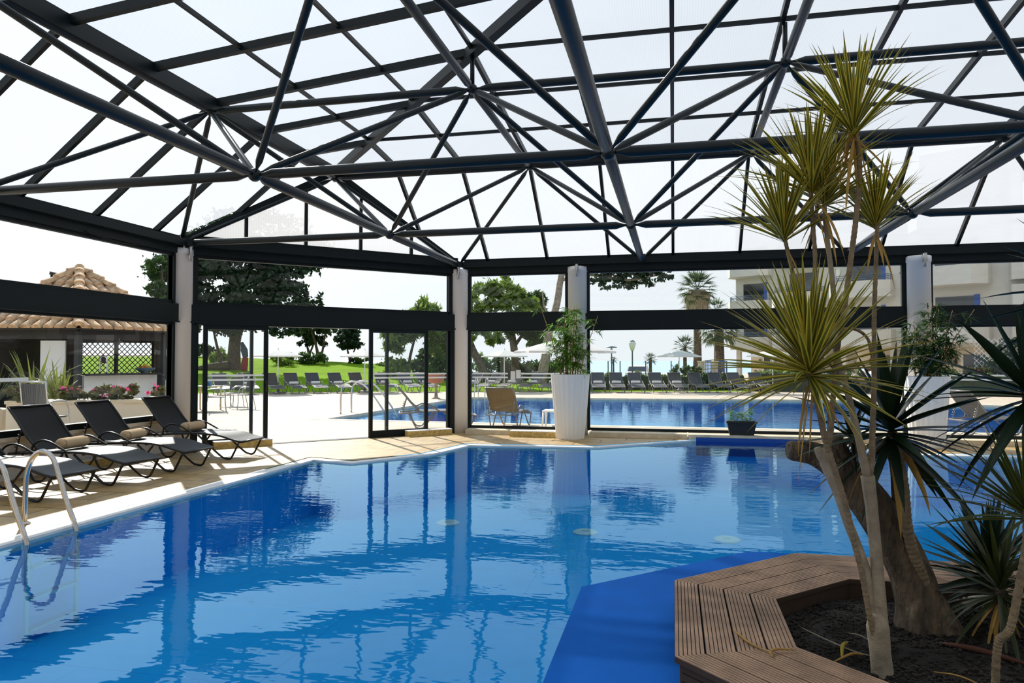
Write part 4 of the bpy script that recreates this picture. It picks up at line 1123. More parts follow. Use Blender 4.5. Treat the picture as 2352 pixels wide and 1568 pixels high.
tree(-12.4, 55, 'round-crowned tree standing alone on the lawn crest in the door opening', [(-12.4, 55, 3.3, 1.0, 1.0, .75), (-12.0, 55, 3.0, .8, .9, .6), (-12.8, 55, 2.9, .6, .8, .5), (-12.3, 55, 3.9, .7, .7, .4)], 3000, .16, 105, 'leafdark', [([(-12.35, 55, 1.1), (-12.4, 55, 1.7), (-12.7, 55, 2.8)], [.13, .1, .04]), ([(-12.38, 55, 1.6), (-12.1, 55, 2.1), (-11.9, 55, 2.9)], [.08, .06, .04])], 5)
tree(-6.7, 46, 'airy light green pine beside the right sliding door leaf', [(-5.6, 46, 4.3, 1.0, 1.2, 1.0), (-6.2, 46, 3.6, 1.2, 1.2, .7), (-7.2, 46, 3.2, 1.0, 1.0, .6), (-4.7, 46, 3.5, .9, 1.0, .9), (-4.6, 46, 2.5, .7, 1, .8), (-7.6, 46, 2.6, .7, .8, .6)], 4800, .17, 106, 'leaflight', [([(-6.6, 46, .5), (-6.5, 46, 1.8), (-6.0, 46, 3.6)], [.12, .1, .05])], 6, aspect=4)
tree(-5.6, 49, 'dense dark green shrub tree under the light pine by the right door leaf', [(-6.0, 49, 1.7, .9, .9, .6), (-5.2, 49, 1.9, .9, .9, .8), (-4.6, 49, 2.8, .8, .9, .9)], 2600, .16, 107, 'leafmid', [([(-5.5, 49, .4), (-5.5, 49, 1.6)], [.1, .07])], 7)
tree(-1.6, 41, 'leaning pine with a dark diagonal trunk behind the narrow window', [(-1.8, 41, 5.0, 1.0, 1.2, .9), (-.4, 41, 5.3, 1.0, 1.2, .9), (-2.2, 41, 3.6, .8, 1.0, .6), (-1.1, 41, 3.1, .6, .8, .6), (.6, 41.5, 4.8, .9, 1, .7), (-2.6, 40.5, 2.9, .5, .7, .6)], 4600, .15, 108, 'leaflight', [([(-1.45, 41, .3), (-1.75, 41, 1.2), (-2.25, 41, 2.2), (-2.6, 41, 3.4), (-2.4, 41, 5.0)], [.30, .24, .2, .18, .1]), ([(-2.1, 41, 1.9), (-2.7, 41, 2.4), (-3.1, 41, 2.6)], [.18, .14, .1])], 8, name='pine_tree', aspect=3)
tree(.4, 44, 'upright pine trunk with drooping needles behind the near white parasol', [(.3, 44, 3.9, 1.1, 1.2, .7), (1.5, 44, 3.6, .9, 1.0, .7), (-.4, 44, 3.0, .6, .8, .5), (1.4, 44, 2.8, .8, .9, .5), (1.2, 44, 5.0, 1.0, 1.2, .8)], 4000, .15, 109, 'leafmid', [([(.25, 44, .4), (.15, 44, 2.0), (-.05, 44, 3.4), (-.3, 44, 4.8)], [.26, .24, .2, .1]), ([(.15, 44, 2.4), (.7, 44, 3.2), (1.3, 44, 4.2)], [.12, .09, .05])], 9, name='pine_tree', aspect=3)
tree(2.0, 40, 'pale leaning trunk with a long leafy branch reaching over the wide window', [(5.1, 40, 5.85, .9, .8, .42), (6.6, 40, 5.95, 1.0, .8, .45), (7.9, 40, 6.1, .9, .8, .42), (5.8, 40, 6.7, 1.6, 1.0, .5), (7.2, 40, 6.8, 1.2, 1.0, .4), (8.6, 40, 6.4, .5, .6, .3)], 3800, .13, 110, 'leafdark', [([(1.6, 40, .3), (1.9, 40, 1.9), (2.05, 40, 3.0), (2.5, 40, 4.7), (2.9, 40, 6.6), (4.2, 40, 7.2)], [.30, .26, .22, .2, .17, .1]), ([(2.75, 40, 6.0), (4.4, 40, 6.3), (6.4, 40, 6.0), (8.3, 40, 6.3)], [.1, .09, .06, .03]), ([(2.2, 40, 3.9), (1.8, 40, 4.5), (1.7, 40, 5.4)], [.08, .06, .03])], 10, bark='palebark', name='pine_tree')
tree(-20.2, 42, 'tall bushy conifer left of the first pillar', [(-20.4, 42, 5.6, .9, 1, .5), (-19.9, 42, 5.0, 1.1, 1, .7), (-21.0, 42, 4.3, 1.0, 1, .6), (-19.8, 42, 3.9, 1.2, 1.1, .8), (-20.6, 42, 7.0, .7, .8, .55), (-20.9, 42, 6.5, .4, .5, .35)], 6400, .16, 111, 'leafmid', [([(-20.2, 42, .3), (-20.2, 42, 3.8), (-20.5, 42, 6.8)], [.2, .14, .06])], 11)
# bushes
def bush(e, n, lab, re_, rz, mat, seed, nleaf=900, size=.12, group='shrubs on the lawn crest', z0=None, rn=.8):
    z0 = ground(e, n) if z0 is None else z0
    o = tag(empty('bush', S(e, n, z0)), lab, 'bush', group)
    foliage('foliage', [blob(e, n, z0 + rz * .85, re_, rn, rz)], nleaf, size, seed, mat, o)
    MB().tube([S(e, n, z0 - .05), S(e + .05, n, z0 + rz)], [.05, .02], 6).build('stem', 'bark', o, True, 'world')
bush(-23.6, 55, 'low dark bush on the crest left of the huge pine, farther one', .9, .5, 'leafmid', 121)
bush(-22.6, 55, 'small dark bush on the crest left of the huge pine, nearer one', .5, .4, 'leafdark', 122)
bush(-14.4, 52, 'rounded bright bush on the crest beside the parasol pole', 1.2, .45, 'hedge', 123, 1500)
bush(-10.1 + -1.4, 55, 'low hedge-like bush on the crest right of the spreading tree', .8, .25, 'leafmid', 124)
bush(-9.0, 54, 'sparse low shrub on the crest before the white sky', 1.2, .22, 'leaflight', 125, 500)
bush(-19.2, 47.4, 'broad leafy plant behind the trunk of the huge pine', .7, .7, 'leaflight', 126, 900)
bush(-15.9, 50, 'yellow-green bush right of the huge pine trunk', .8, .5, 'leaflight', 127, 900)
for i, (e_, r_, z_, m_) in enumerate([(-7.2, .9, .7, 'leaflight'), (-5.6, 1.1, .6, 'leafmid'), (-4.3, 1.0, .8, 'hedge'), (-2.6, 1.3, .9, 'leaflight'), (-1.0, 1.1, .9, 'leafmid'), (.4, 1.2, .8, 'leafdark'), (1.9, 1.2, .9, 'leafmid'), (3.2, 1.0, .75, 'hedge')]):
    bush(e_, 45.0 + (i % 2), 'bush in the planting behind the lounger row, %s from the left' % ORD[i], r_, z_, m_, 130 + i, 1700, .13, 'bushes behind the lounger row')

# red and grey bundle beside the pine trunk
hb = tag(empty('cloth_bundle', S(-16.9, 45.6, ground(-16.9, 45.6))), 'red and grey cloth hanging beside the trunk of the huge pine', 'cloth')
gz = ground(-16.9, 45.6)
MB().tube(smooth_pts([S(-16.9, 45.6, gz), S(-16.92, 45.6, gz + .4), S(-16.86, 45.6, gz + .85)], 3), interp([.17, .22, .17], 3), 10).build('red_cloth', pmat('red_cloth', (.30, .02, .02), .9), hb, True, 'world')
MB().tube(smooth_pts([S(-16.86, 45.6, gz + .85), S(-16.95, 45.6, gz + 1.3), S(-17.1, 45.6, gz + 1.8)], 3), interp([.17, .22, .08], 3), 10).build('grey_cloth', pmat('slate_cloth', (.06, .08, .12), .9), hb, True, 'world')

# ------------------------------------------------------------------ loungers of the garden
gl = make_lounger('garden_lounger', 'osling', 'oframe')
gt = make_towel('white_towel'); gt.data.materials.clear(); gt.data.materials.append(pmat('white_towel', (.72, .68, .62), .95))
gused = [False]; tused = [False]
def gloun(e, n, face, lab, group, towel=None, z=0.0, sc=1.0):
    """face: direction of the foot end on the site grid, radians from +e"""
    o = gl if not gused[0] else copy_tree(gl); gused[0] = True
    p = S(e, n, z); o.location = p; o.rotation_euler = (0, 0, face + YAW)
    tag(o, lab, 'lounger', group)
    if towel:
        t_ = gt if not tused[0] else gt.copy()
        if tused[0]: COL.objects.link(t_)
        tused[0] = True
        q = Matrix.Rotation(face + YAW, 3, 'Z') @ Vector((-0.20, 0, 0.478))
        t_.location = p + q; t_.rotation_euler = (0, 0, face + YAW)
        tag(t_, towel, 'towel', 'pale towels on the garden loungers')
    return o
row = [(-13.0, 32.4), (-11.95, 32.7), (-10.9, 33.0), (-10.05, 33.4), (-9.15, 33.8), (-8.15, 34.1), (-7.25, 34.5), (-6.05, 34.8), (-5.0, 35.0), (-4.1, 35.1)]
for i, (e_, n_) in enumerate(row):
    gloun(e_, n_, math.radians(-58 if i < 8 else -62), 'grey lawn-edge lounger seen through the door wall, %s from the left' % ORD[i], 'loungers along the lawn edge', 'rolled pale towel on the lawn-edge lounger %s from the left' % ORD[i] if i not in (0, 2) else None)
row2 = [(-2.1, 35.6), (-1.1, 35.6), (-.1, 35.6), (.95, 35.5), (1.95, 35.4)]
for i, (e_, n_) in enumerate(row2):
    gloun(e_, n_, math.radians(-118), 'grey lounger beyond the outdoor pool in the narrow window, %s from left' % ORD[i], 'loungers seen in the narrow window', 'rolled pale towel on the narrow-window lounger %s from the left' % ORD[i])
row3 = [4.15, 5.05, 5.98, 7.0, 7.97, 8.97, 9.97, 10.9, 12.0]
for i, e_ in enumerate(row3):
    gloun(e_, 34.7, math.radians(-90 + (i - 4) * 1.0), 'dark lounger facing the pool before the hedge, %s from the bamboo pot' % ORD[i], 'loungers before the hedge', 'rolled pale towel on the hedge lounger %s from the bamboo pot' % ORD[i] if i < 5 else None)
gloun(15.9, 33.4, math.radians(178), 'pale lounger by the hedge on which a person lies reading', 'loungers before the hedge')
# loungers on the strip between the glass and the outdoor pool
def near_l(X, Y, rz, lab):
    o = copy_tree(gl); o.location = (X, Y, 0); o.rotation_euler = (0, 0, rz); tag(o, lab, 'lounger', 'loungers just outside the glass')
    return o
tan_l = near_l(*S(-.05, 16.55).xy, YAW + PI / 2 - 0.25, 'tan-backed lounger just outside the narrow window, seen from behind')
M['tansling'] = pmat('tan_sling', (.26, .20, .11), .7, transl=.5)
for ch in tan_l.children:
    if ch.name.startswith('backrest'):
        ch.data = ch.data.copy(); ch.data.materials.clear(); ch.data.materials.append(M['tansling'])
near_l(*S(-1.7, 16.5).xy, YAW + 0.15, 'lounger outside the glass beside the white pillar, foot end at the narrow window')
near_l(6.35, 16.2, 0.35, 'dark lounger just outside the glass right of the second pot')
near_l(7.75, 16.5, 0.35, 'dark lounger just outside the glass at the right picture edge')
# low white plastic tables
def side_table(X, Y, lab, h=.40, w_=.42):
    o = tag(empty('side_table', (X, Y, 0)), lab, 'table', 'small white plastic tables')
    MB().box(X - w_ / 2, X + w_ / 2, Y - w_ / 2, Y + w_ / 2, h - .035, h).build('table_top', 'white', o, loc='world')
    for sx_ in (-1, 1):
        for sy in (-1, 1):
            MB().tube([(X + sx_ * (w_ / 2 - .03), Y + sy * (w_ / 2 - .03), h - .03), (X + sx_ * (w_ / 2), Y + sy * (w_ / 2), 0)], [.026, .02], 8).build('leg', 'white', o, True, 'world')
side_table(-2.62, 16.0, 'white plastic table outside the narrow window, partly behind the pot', .42, .46)

# ------------------------------------------------------------------ parasols
def make_parasol(name, canvas, R_, ze, za):
    o = empty(name)
    mb = MB(); K = 8; NRg = 5
    vs, fs = [(0, 0, za)], []
    for r in range(1, NRg + 1):
        for k in range(K * 3):
            th = 2 * PI * k / (K * 3); q = (th % (2 * PI / K)) - PI / K
            rad = R_ * r / NRg * (math.cos(PI / K) / math.cos(q)) * (1 - 0.04 * math.cos(q * K) * (r / NRg))
            vs.append((rad * math.cos(th), rad * math.sin(th), za + (ze - za) * (r / NRg) ** 1.1))
    n_ = K * 3
    for k in range(n_): fs.append((0, 1 + k, 1 + (k + 1) % n_))
    for r in range(NRg - 1):
        for k in range(n_): i0, i1 = 1 + r * n_ + k, 1 + r * n_ + (k + 1) % n_; fs.append((i0, i0 + n_, i1 + n_, i1))
    b0 = 1 + (NRg - 1) * n_; o2 = len(vs)
    for k in range(n_): v = vs[b0 + k]; vs.append((v[0] * 1.005, v[1] * 1.005, v[2] - .045))
    for k in range(n_): fs.append((b0 + k, o2 + k, o2 + (k + 1) % n_, b0 + (k + 1) % n_))
    mb.add(vs, fs).build('canopy', canvas, o)
    for k in range(K):
        th = 2 * PI * k / K + PI / K
        MB().tube([(0, 0, za - .06), (R_ * .97 * math.cos(th), R_ * .97 * math.sin(th), ze - .02)], .010, 5).build('rib', 'white', o)
    MB().tube([(0, 0, 0.05), (0, 0, za + .07)], .022, 10).build('pole', 'white', o, True)
    MB().lathe([(.30, 0), (.30, .05), (.10, .08), (.05, .16), (.03, .28)], (0, 0, 0), 20).build('base', 'oframe', o)
    return o
p0 = make_parasol('parasol', 'canvas', 1.12, 1.74, 2.05)
pls = [(-10.9, 33.6, 0, 'white parasol over the lawn loungers, left part of the door opening'), (-7.15, 35.0, 0, 'white parasol at the lawn edge by the right sliding leaf'), (-.38, 35.3, 0, 'white parasol behind the outdoor pool in the narrow window'), (8.35, 36.0, 0, 'grey-white parasol over the loungers in the wide window'), (12.15, 33.6, 0, 'grey-white parasol farther right before the hedge and hotel')]
for i, (e_, n_, z_, lab) in enumerate(pls):
    o = p0 if i == 0 else copy_tree(p0)
    o.location = S(e_, n_, z_); o.rotation_euler = (0, 0, .4 * i); tag(o, lab, 'parasol', 'parasols of the garden')
o = copy_tree(p0); o.location = (-2.42, 16.35, 0); o.rotation_euler = (0, 0, .2); tag(o, 'white parasol close outside the glass behind the bamboo pot', 'parasol', 'parasols of the garden')
for ch in o.children:
    if ch.name.startswith('canopy'): pass

# ------------------------------------------------------------------ hand rails of the outdoor pool
hr = tag(empty('pool_handrail', (-8.6, 19.4, 0)), 'pair of bent steel handrails at the outdoor pool, beside the right door leaf', 'pool ladder')
for Y in (19.1, 19.8):
    P = smooth_pts([(-9.3, Y, 0), (-9.3, Y, .5), (-9.22, Y, .82), (-8.9, Y, .93), (-8.55, Y, .80), (-8.2, Y, .40), (-7.9, Y, -.05), (-7.85, Y, -.5)], 5)
    MB().tube(P, .024, 10).build('handrail', 'steel', hr, True, 'world')
hr = tag(empty('pool_handrail', (-5.5, 28.9, 0)), 'thin steel pool ladder at the far side of the outdoor pool', 'pool ladder')
for X in (-8.0, -7.55):
    P = smooth_pts([(X, 29.25, 0), (X, 29.2, .6), (X, 28.95, .85), (X, 28.75, .6), (X, 28.6, -.1), (X, 28.6, -.5)], 5)
    MB().tube(P, .022, 8).build('handrail', 'steel', hr, True, 'world')
# terracotta bowl on a stand
tp = tag(empty('terracotta_pot', S(-3.05, 29.0, 0)), 'terracotta bowl on a slender stand beside the right door jamb', 'plant pot')
MB().lathe([(.20, .62), (.30, .68), (.36, .95), (.38, .98), (.34, .98), (.30, .9)], S(-3.05, 29.0, 0), 20).build('bowl', pmat('terracotta', (.42, .15, .07), .85), tp, True, 'world')
MB().lathe([(.20, 0), (.08, .05), (.05, .3), (.07, .6), (.16, .63)], S(-3.05, 29.0, 0), 16).build('stand', 'palebark', tp, True, 'world')

# ------------------------------------------------------------------ hedge, sea front furniture
M['stonepier'] = pmat('rough_stone', (.40, .35, .29), .9, noise=.4, nscale=6, bump=.8, bscale=12)
def hedge(lab, pts, h, w_, n, seed, z0=0.0):
    o = tag(empty('hedge', S(*pts[0], z0)), lab, 'hedge')
    core = MB(); bl = []
    for (a, b) in zip(pts, pts[1:]):
        p, q = S(*a, z0), S(*b, z0)
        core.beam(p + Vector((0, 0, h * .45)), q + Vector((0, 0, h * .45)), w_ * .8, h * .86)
        L_ = (q - p).length; k = max(1, int(L_ / .5))
        for i in range(k):
            c_ = p.lerp(q, (i + .5) / k); bl.append((c_.x, c_.y, z0 + h * .52, .42, w_ * .52, h * .50))
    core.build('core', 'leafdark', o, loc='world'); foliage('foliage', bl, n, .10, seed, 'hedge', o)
    return o
hedge('trimmed green hedge behind the dark loungers in the wide window', [(3.6, 37.6), (12.0, 37.6)], .78, .8, 9000, 201)
hedge('taller trimmed hedge in front of the hotel garden', [(11.9, 36.2), (17.5, 33.8), (23.5, 29.5), (28, 26)], 1.0, .8, 15000, 202)
rnd = random.Random(33)
for i, (e_, n_, r_, z_, m_, sd) in enumerate([(5.2, 40, .7, .4, 'leaflight', 1), (9.4, 40, .8, .65, 'leafmid', 2), (10.1, 40, .7, .55, 'leafmid', 3), (7.2, 40, .9, .42, 'leaflight', 4), (4.2, 40, .6, .42, 'leafmid', 5)]):
    bush(e_, n_, 'wild shrub showing above the trimmed hedge, %s' % ['under the lamp posts', 'left of the parasol pole', 'right of the parasol pole', 'between car and small palm', 'beside the bamboo pot'][i], r_, z_, m_, 140 + sd, 900, .11, 'shrubs above the hedge', 0.1)
bush(14.4, 39, 'bright light green bush at the hotel corner behind the hedge', 1.3, .55, 'leaflight', 150, 1600, .12, None, .15)
def flowering(e, n, z, r_, lab, seed, col, grp, nl=700):
    o = tag(empty('flower_bush', S(e, n, z)), lab, 'flowers', grp)
    foliage('foliage', [blob(e, n, z + .13, r_, .30, .17)], nl, .075, seed, 'olivefol', o)
    foliage('blossoms', [blob(e, n, z + .22, r_ * .85, .25, .14)], 24, .062, seed + 1, col, o, 1.1)
M['olivefol'] = pmat('olive_foliage', (.10, .10, .03), .7, noise=.45, nscale=3, transl=.3)
M['red'] = pmat('red_petal', (.62, .03, .06), .7, transl=.3)
M['pink'] = pmat('pink_petal', (.75, .10, .28), .7, transl=.3)
flowering(16.2, 35.6, .9, .9, 'green shrub with red blooms above the hedge near the hotel door', 301, 'red', 'flowering shrubs at the hotel')
flowering(17.6, 34.9, .9, .6, 'green shrub with few red blooms right of the hotel door', 303, 'red', 'flowering shrubs at the hotel')
flowering(20.7, 31.9, .9, .8, 'red flowering shrub at the foot of the hotel column', 305, 'red', 'flowering shrubs at the hotel')
flowering(19.6, 33.0, .9, .6, 'green shrub with pinkish blooms behind the second bamboo', 307, 'pink', 'flowering shrubs at the hotel')
# lamp posts
def lamp_post(e, n, h, lab, style):
    o = tag(empty('lamp_post', S(e, n, -.3)), lab, 'lamp post')
    p = S(e, n, 0)
    MB().lathe([(.10, -.3), (.10, .1), (.05, .2), (.045, h - .5), (.07, h - .45)], p, 10).build('pole', 'pipe', o, True, 'world')
    if style == 0:
        MB().lathe([(.10, h - .45), (.22, h - .1), (.26, h + .05), (.18, h + .20)], p, 12).build('lantern', pmat('frosted_lantern', (.8, .82, .82), .3, transl=.5), o, True, 'world')
        MB().lathe([(.20, h + .20), (.10, h + .26), (.02, h + .30)], p, 12).build('cap', 'pipe', o, True, 'world')
    else:
        MB().lathe([(.06, h - .45), (.10, h - .2), (.02, h - .1)], p, 10).build('lantern', 'white', o, True, 'world')
        MB().lathe([(.42, h - .10), (.40, h - .05), (.05, h + .02)], p, 14).build('cap', 'pipe', o, True, 'world')
lamp_post(8.35, 50, 2.65, 'lamp post with a white lantern in the left of the wide window', 0)
lamp_post(7.6, 55, 2.6, 'thin lamp post with a flat disc cap left of the lantern post', 1)
for i, (e_, n_) in enumerate([(7.2, 48), (8.9, 48), (10.6, 48), (11.1, 48), (12.1, 48), (14.3, 48), (6.4, 48)]):
    MBp = MB().tube([S(e_, n_, -.3), S(e_, n_, 1.50)], .035, 8)
    order = sorted([7.2, 8.9, 10.6, 11.1, 12.1, 14.3, 6.4]).index(e_)
    tag(MBp.build('fence_post', 'pipe'), 'thin blue fence post against the sea, %s from the left' % ORD[order], 'post', 'fence posts before the sea')
# gate piers and blue gate
for i, (e_, lab) in enumerate(((12.35, 'stone gate pier left of the blue gate'), (13.2, 'stone gate pier right of the blue gate'))):
    o = tag(empty('gate_pier', S(e_, 47, -.3)), lab, 'gate pier', 'stone gate piers')
    MB().beam(S(e_, 47, -.3), S(e_, 47, 1.42), .42, .42, (0, 1, 0)).build('shaft', 'stonepier', o, loc='world')
    MB().beam(S(e_, 47, 1.42), S(e_, 47, 1.50), .50, .50, (0, 1, 0)).build('cap_stone', 'stone', o, loc='world')
for i, (e0, e1, lab) in enumerate(((12.62, 12.98, 'narrow blue gate leaf between the stone piers'), (13.45, 13.95, 'blue metal gate leaf right of the stone piers'))):
    o = tag(empty('gate', S((e0 + e1) / 2, 47, -.2)), lab, 'gate', 'blue gate leaves')
    f = MB()
    for k in range(6): e_ = e0 + (e1 - e0) * k / 5; f.tube([S(e_, 47, -.2), S(e_, 47, 1.55)], .022, 6)
    f.build('bars', 'blue', o, loc='world')
    f = MB(); f.beam(S(e0, 47, .0), S(e1, 47, .0), .04, .05); f.beam(S(e0, 47, 1.45), S(e1, 47, 1.45), .04, .05); f.build('rails', 'blue', o, loc='world')
# white car
car = tag(empty('car', S(9.6, 55, -.3)), 'small white car parked beyond the hedge, only its roof showing', 'car')
prof = [(-1.9, .35), (-1.9, .75), (-1.75, .92), (-1.05, 1.0), (-.55, 1.40), (.75, 1.46), (1.25, 1.30), (1.75, .98), (1.9, .80), (1.9, .35)]
def carpt(u, v, z): return S(9.6 + u * .25 + v * .97, 55 + u * .97 - v * .25, -.3 + z)
cbm = MB(); vs = []
for v in (-.78, .78): vs += [carpt(x, v * (1 if z < 1.05 else .86), z) for x, z in prof]
k = len(prof)
cbm.add(vs, [tuple(range(k)), tuple(range(2 * k - 1, k - 1, -1))] + [(i, k + i, k + (i + 1) % k, (i + 1) % k) for i in range(k)])
cbm.build('body', 'white', car, loc='world')
wn = MB()
wn.quad([carpt(-1.09, -.66, 1.02), carpt(-1.09, .66, 1.02), carpt(-.62, .60, 1.37), carpt(-.62, -.60, 1.37)])
wn.build('rear_window', 'darkglass', car, loc='world')
for u in (-1.2, 1.2):
    for v in (-.76, .76):
        w_ = MB(); w_.tube([carpt(u, v - .09, .31), carpt(u, v + .09, .31)], .31, 16); w_.build('wheel', 'black', car, loc='world')

# ------------------------------------------------------------------ palms
M['palm'] = pmat('palm_frond', (.055, .10, .028), .55, noise=.3, nscale=2, transl=.3)
M['palmdry'] = pmat('dry_palm_skirt', (.34, .26, .17), .9, noise=.3, nscale=3)
def fan_palm(e, n, h, r_, lab, nf, seed, z0=-.3, skirt=0.0, droop=0.6, rt=.22):
    o = tag(empty('palm_tree', S(e, n, z0)), lab, 'palm tree')
    rnd = random.Random(seed); top = S(e, n, h)
    MB().tube([S(e, n, z0 - .1), S(e, n, z0 + (h - z0) * .4), S(e, n, h - .1), top], [rt * 1.15, rt, rt * .85, rt * .5], 12).build('trunk', 'bark', o, True, 'world')
    lf = MB()
    for i in range(nf):
        f = (i + .5) / nf; th = math.radians(10 + 125 * f); ph = i * 2.39996
        d = Vector((math.cos(ph) * math.sin(th), math.sin(ph) * math.sin(th), math.cos(th)))
        tip = top + d * r_ * .55
        lf.tube([top, tip], .018, 4)
        sd = d.cross(Vector((0, 0, 1)))
        if sd.length < .05: sd = Vector((1, 0, 0))
        sd.normalize()
        for k in range(13):
            a_ = (k - 6) / 6 * 1.35
            dd = (d * math.cos(a_) + sd * math.sin(a_)).normalized()
            blade(lf, tip, dd, r_ * rnd.uniform(.42, .58), r_ * .05, droop / r_ * 2.0, rnd, (0, 0), .2, 4)
    lf.build('crown', 'palm', o, False, 'world')
    if skirt:
        sk = MB()
        for i in range(150):
            ph = rnd.uniform(0, 2 * PI); zz = h - rnd.uniform(.1, skirt * .75); rr = rt * 1.3 + .55 * rnd.random() * (1 - (h - zz) / skirt * .4)
            b0 = Vector((top.x + math.cos(ph) * rr, top.y + math.sin(ph) * rr, zz))
            blade(sk, b0, Vector((math.cos(ph) * .15, math.sin(ph) * .15, -1)), skirt * rnd.uniform(.35, .5), .16, 0, rnd, (0, 0), .3, 3)
        MBs = sk; MBs.lathe([(rt * 1.2, h - skirt * .95), (rt * 2.2, h - skirt * .8), (rt * 3.3, h - skirt * .2), (rt * 2.0, h)], (top.x, top.y, 0), 14)
        MBs.build('dry_skirt', 'palmdry', o, False, 'world')
    return o
fan_palm(15.45, 60, 7.4, 1.85, 'tall fan palm with a shaggy dry skirt under its crown', 42, 401, skirt=2.4, rt=.33)
fan_palm(15.85, 55, 3.85, 1.75, 'lower fan palm with drooping fronds right of the tall one', 44, 402, droop=1.6, rt=.36)
fan_palm(12.0, 50, 2.45, .95, 'dark palm crown just behind the parasol in the wide window', 26, 403, rt=.14)
fan_palm(9.6, 50, 1.60, .55, 'small fan palm between the car and the parasol', 22, 404, rt=.12)
fan_palm(7.6, 54, 1.5, .38, 'tiny palm left of the lantern post by the bamboo pot', 16, 405, rt=.07)
fan_palm(18.4, 72, 7.0, 1.6, 'palm top seen above the mid beam beside the hotel', 26, 406, rt=.25)
fan_palm(21.0, 74, 6.6, 1.5, 'second palm top above the mid beam, closest to the hotel', 26, 407, rt=.25)

tag(MB().flat([tuple(S(11.5, 39).xy), tuple(S(29, 27).xy), tuple(S(40, 30).xy), tuple(S(40, 80).xy), tuple(S(11.5, 80).xy)], [], 0.06).build('hotel_yard', 'outdeck'), kind='structure')
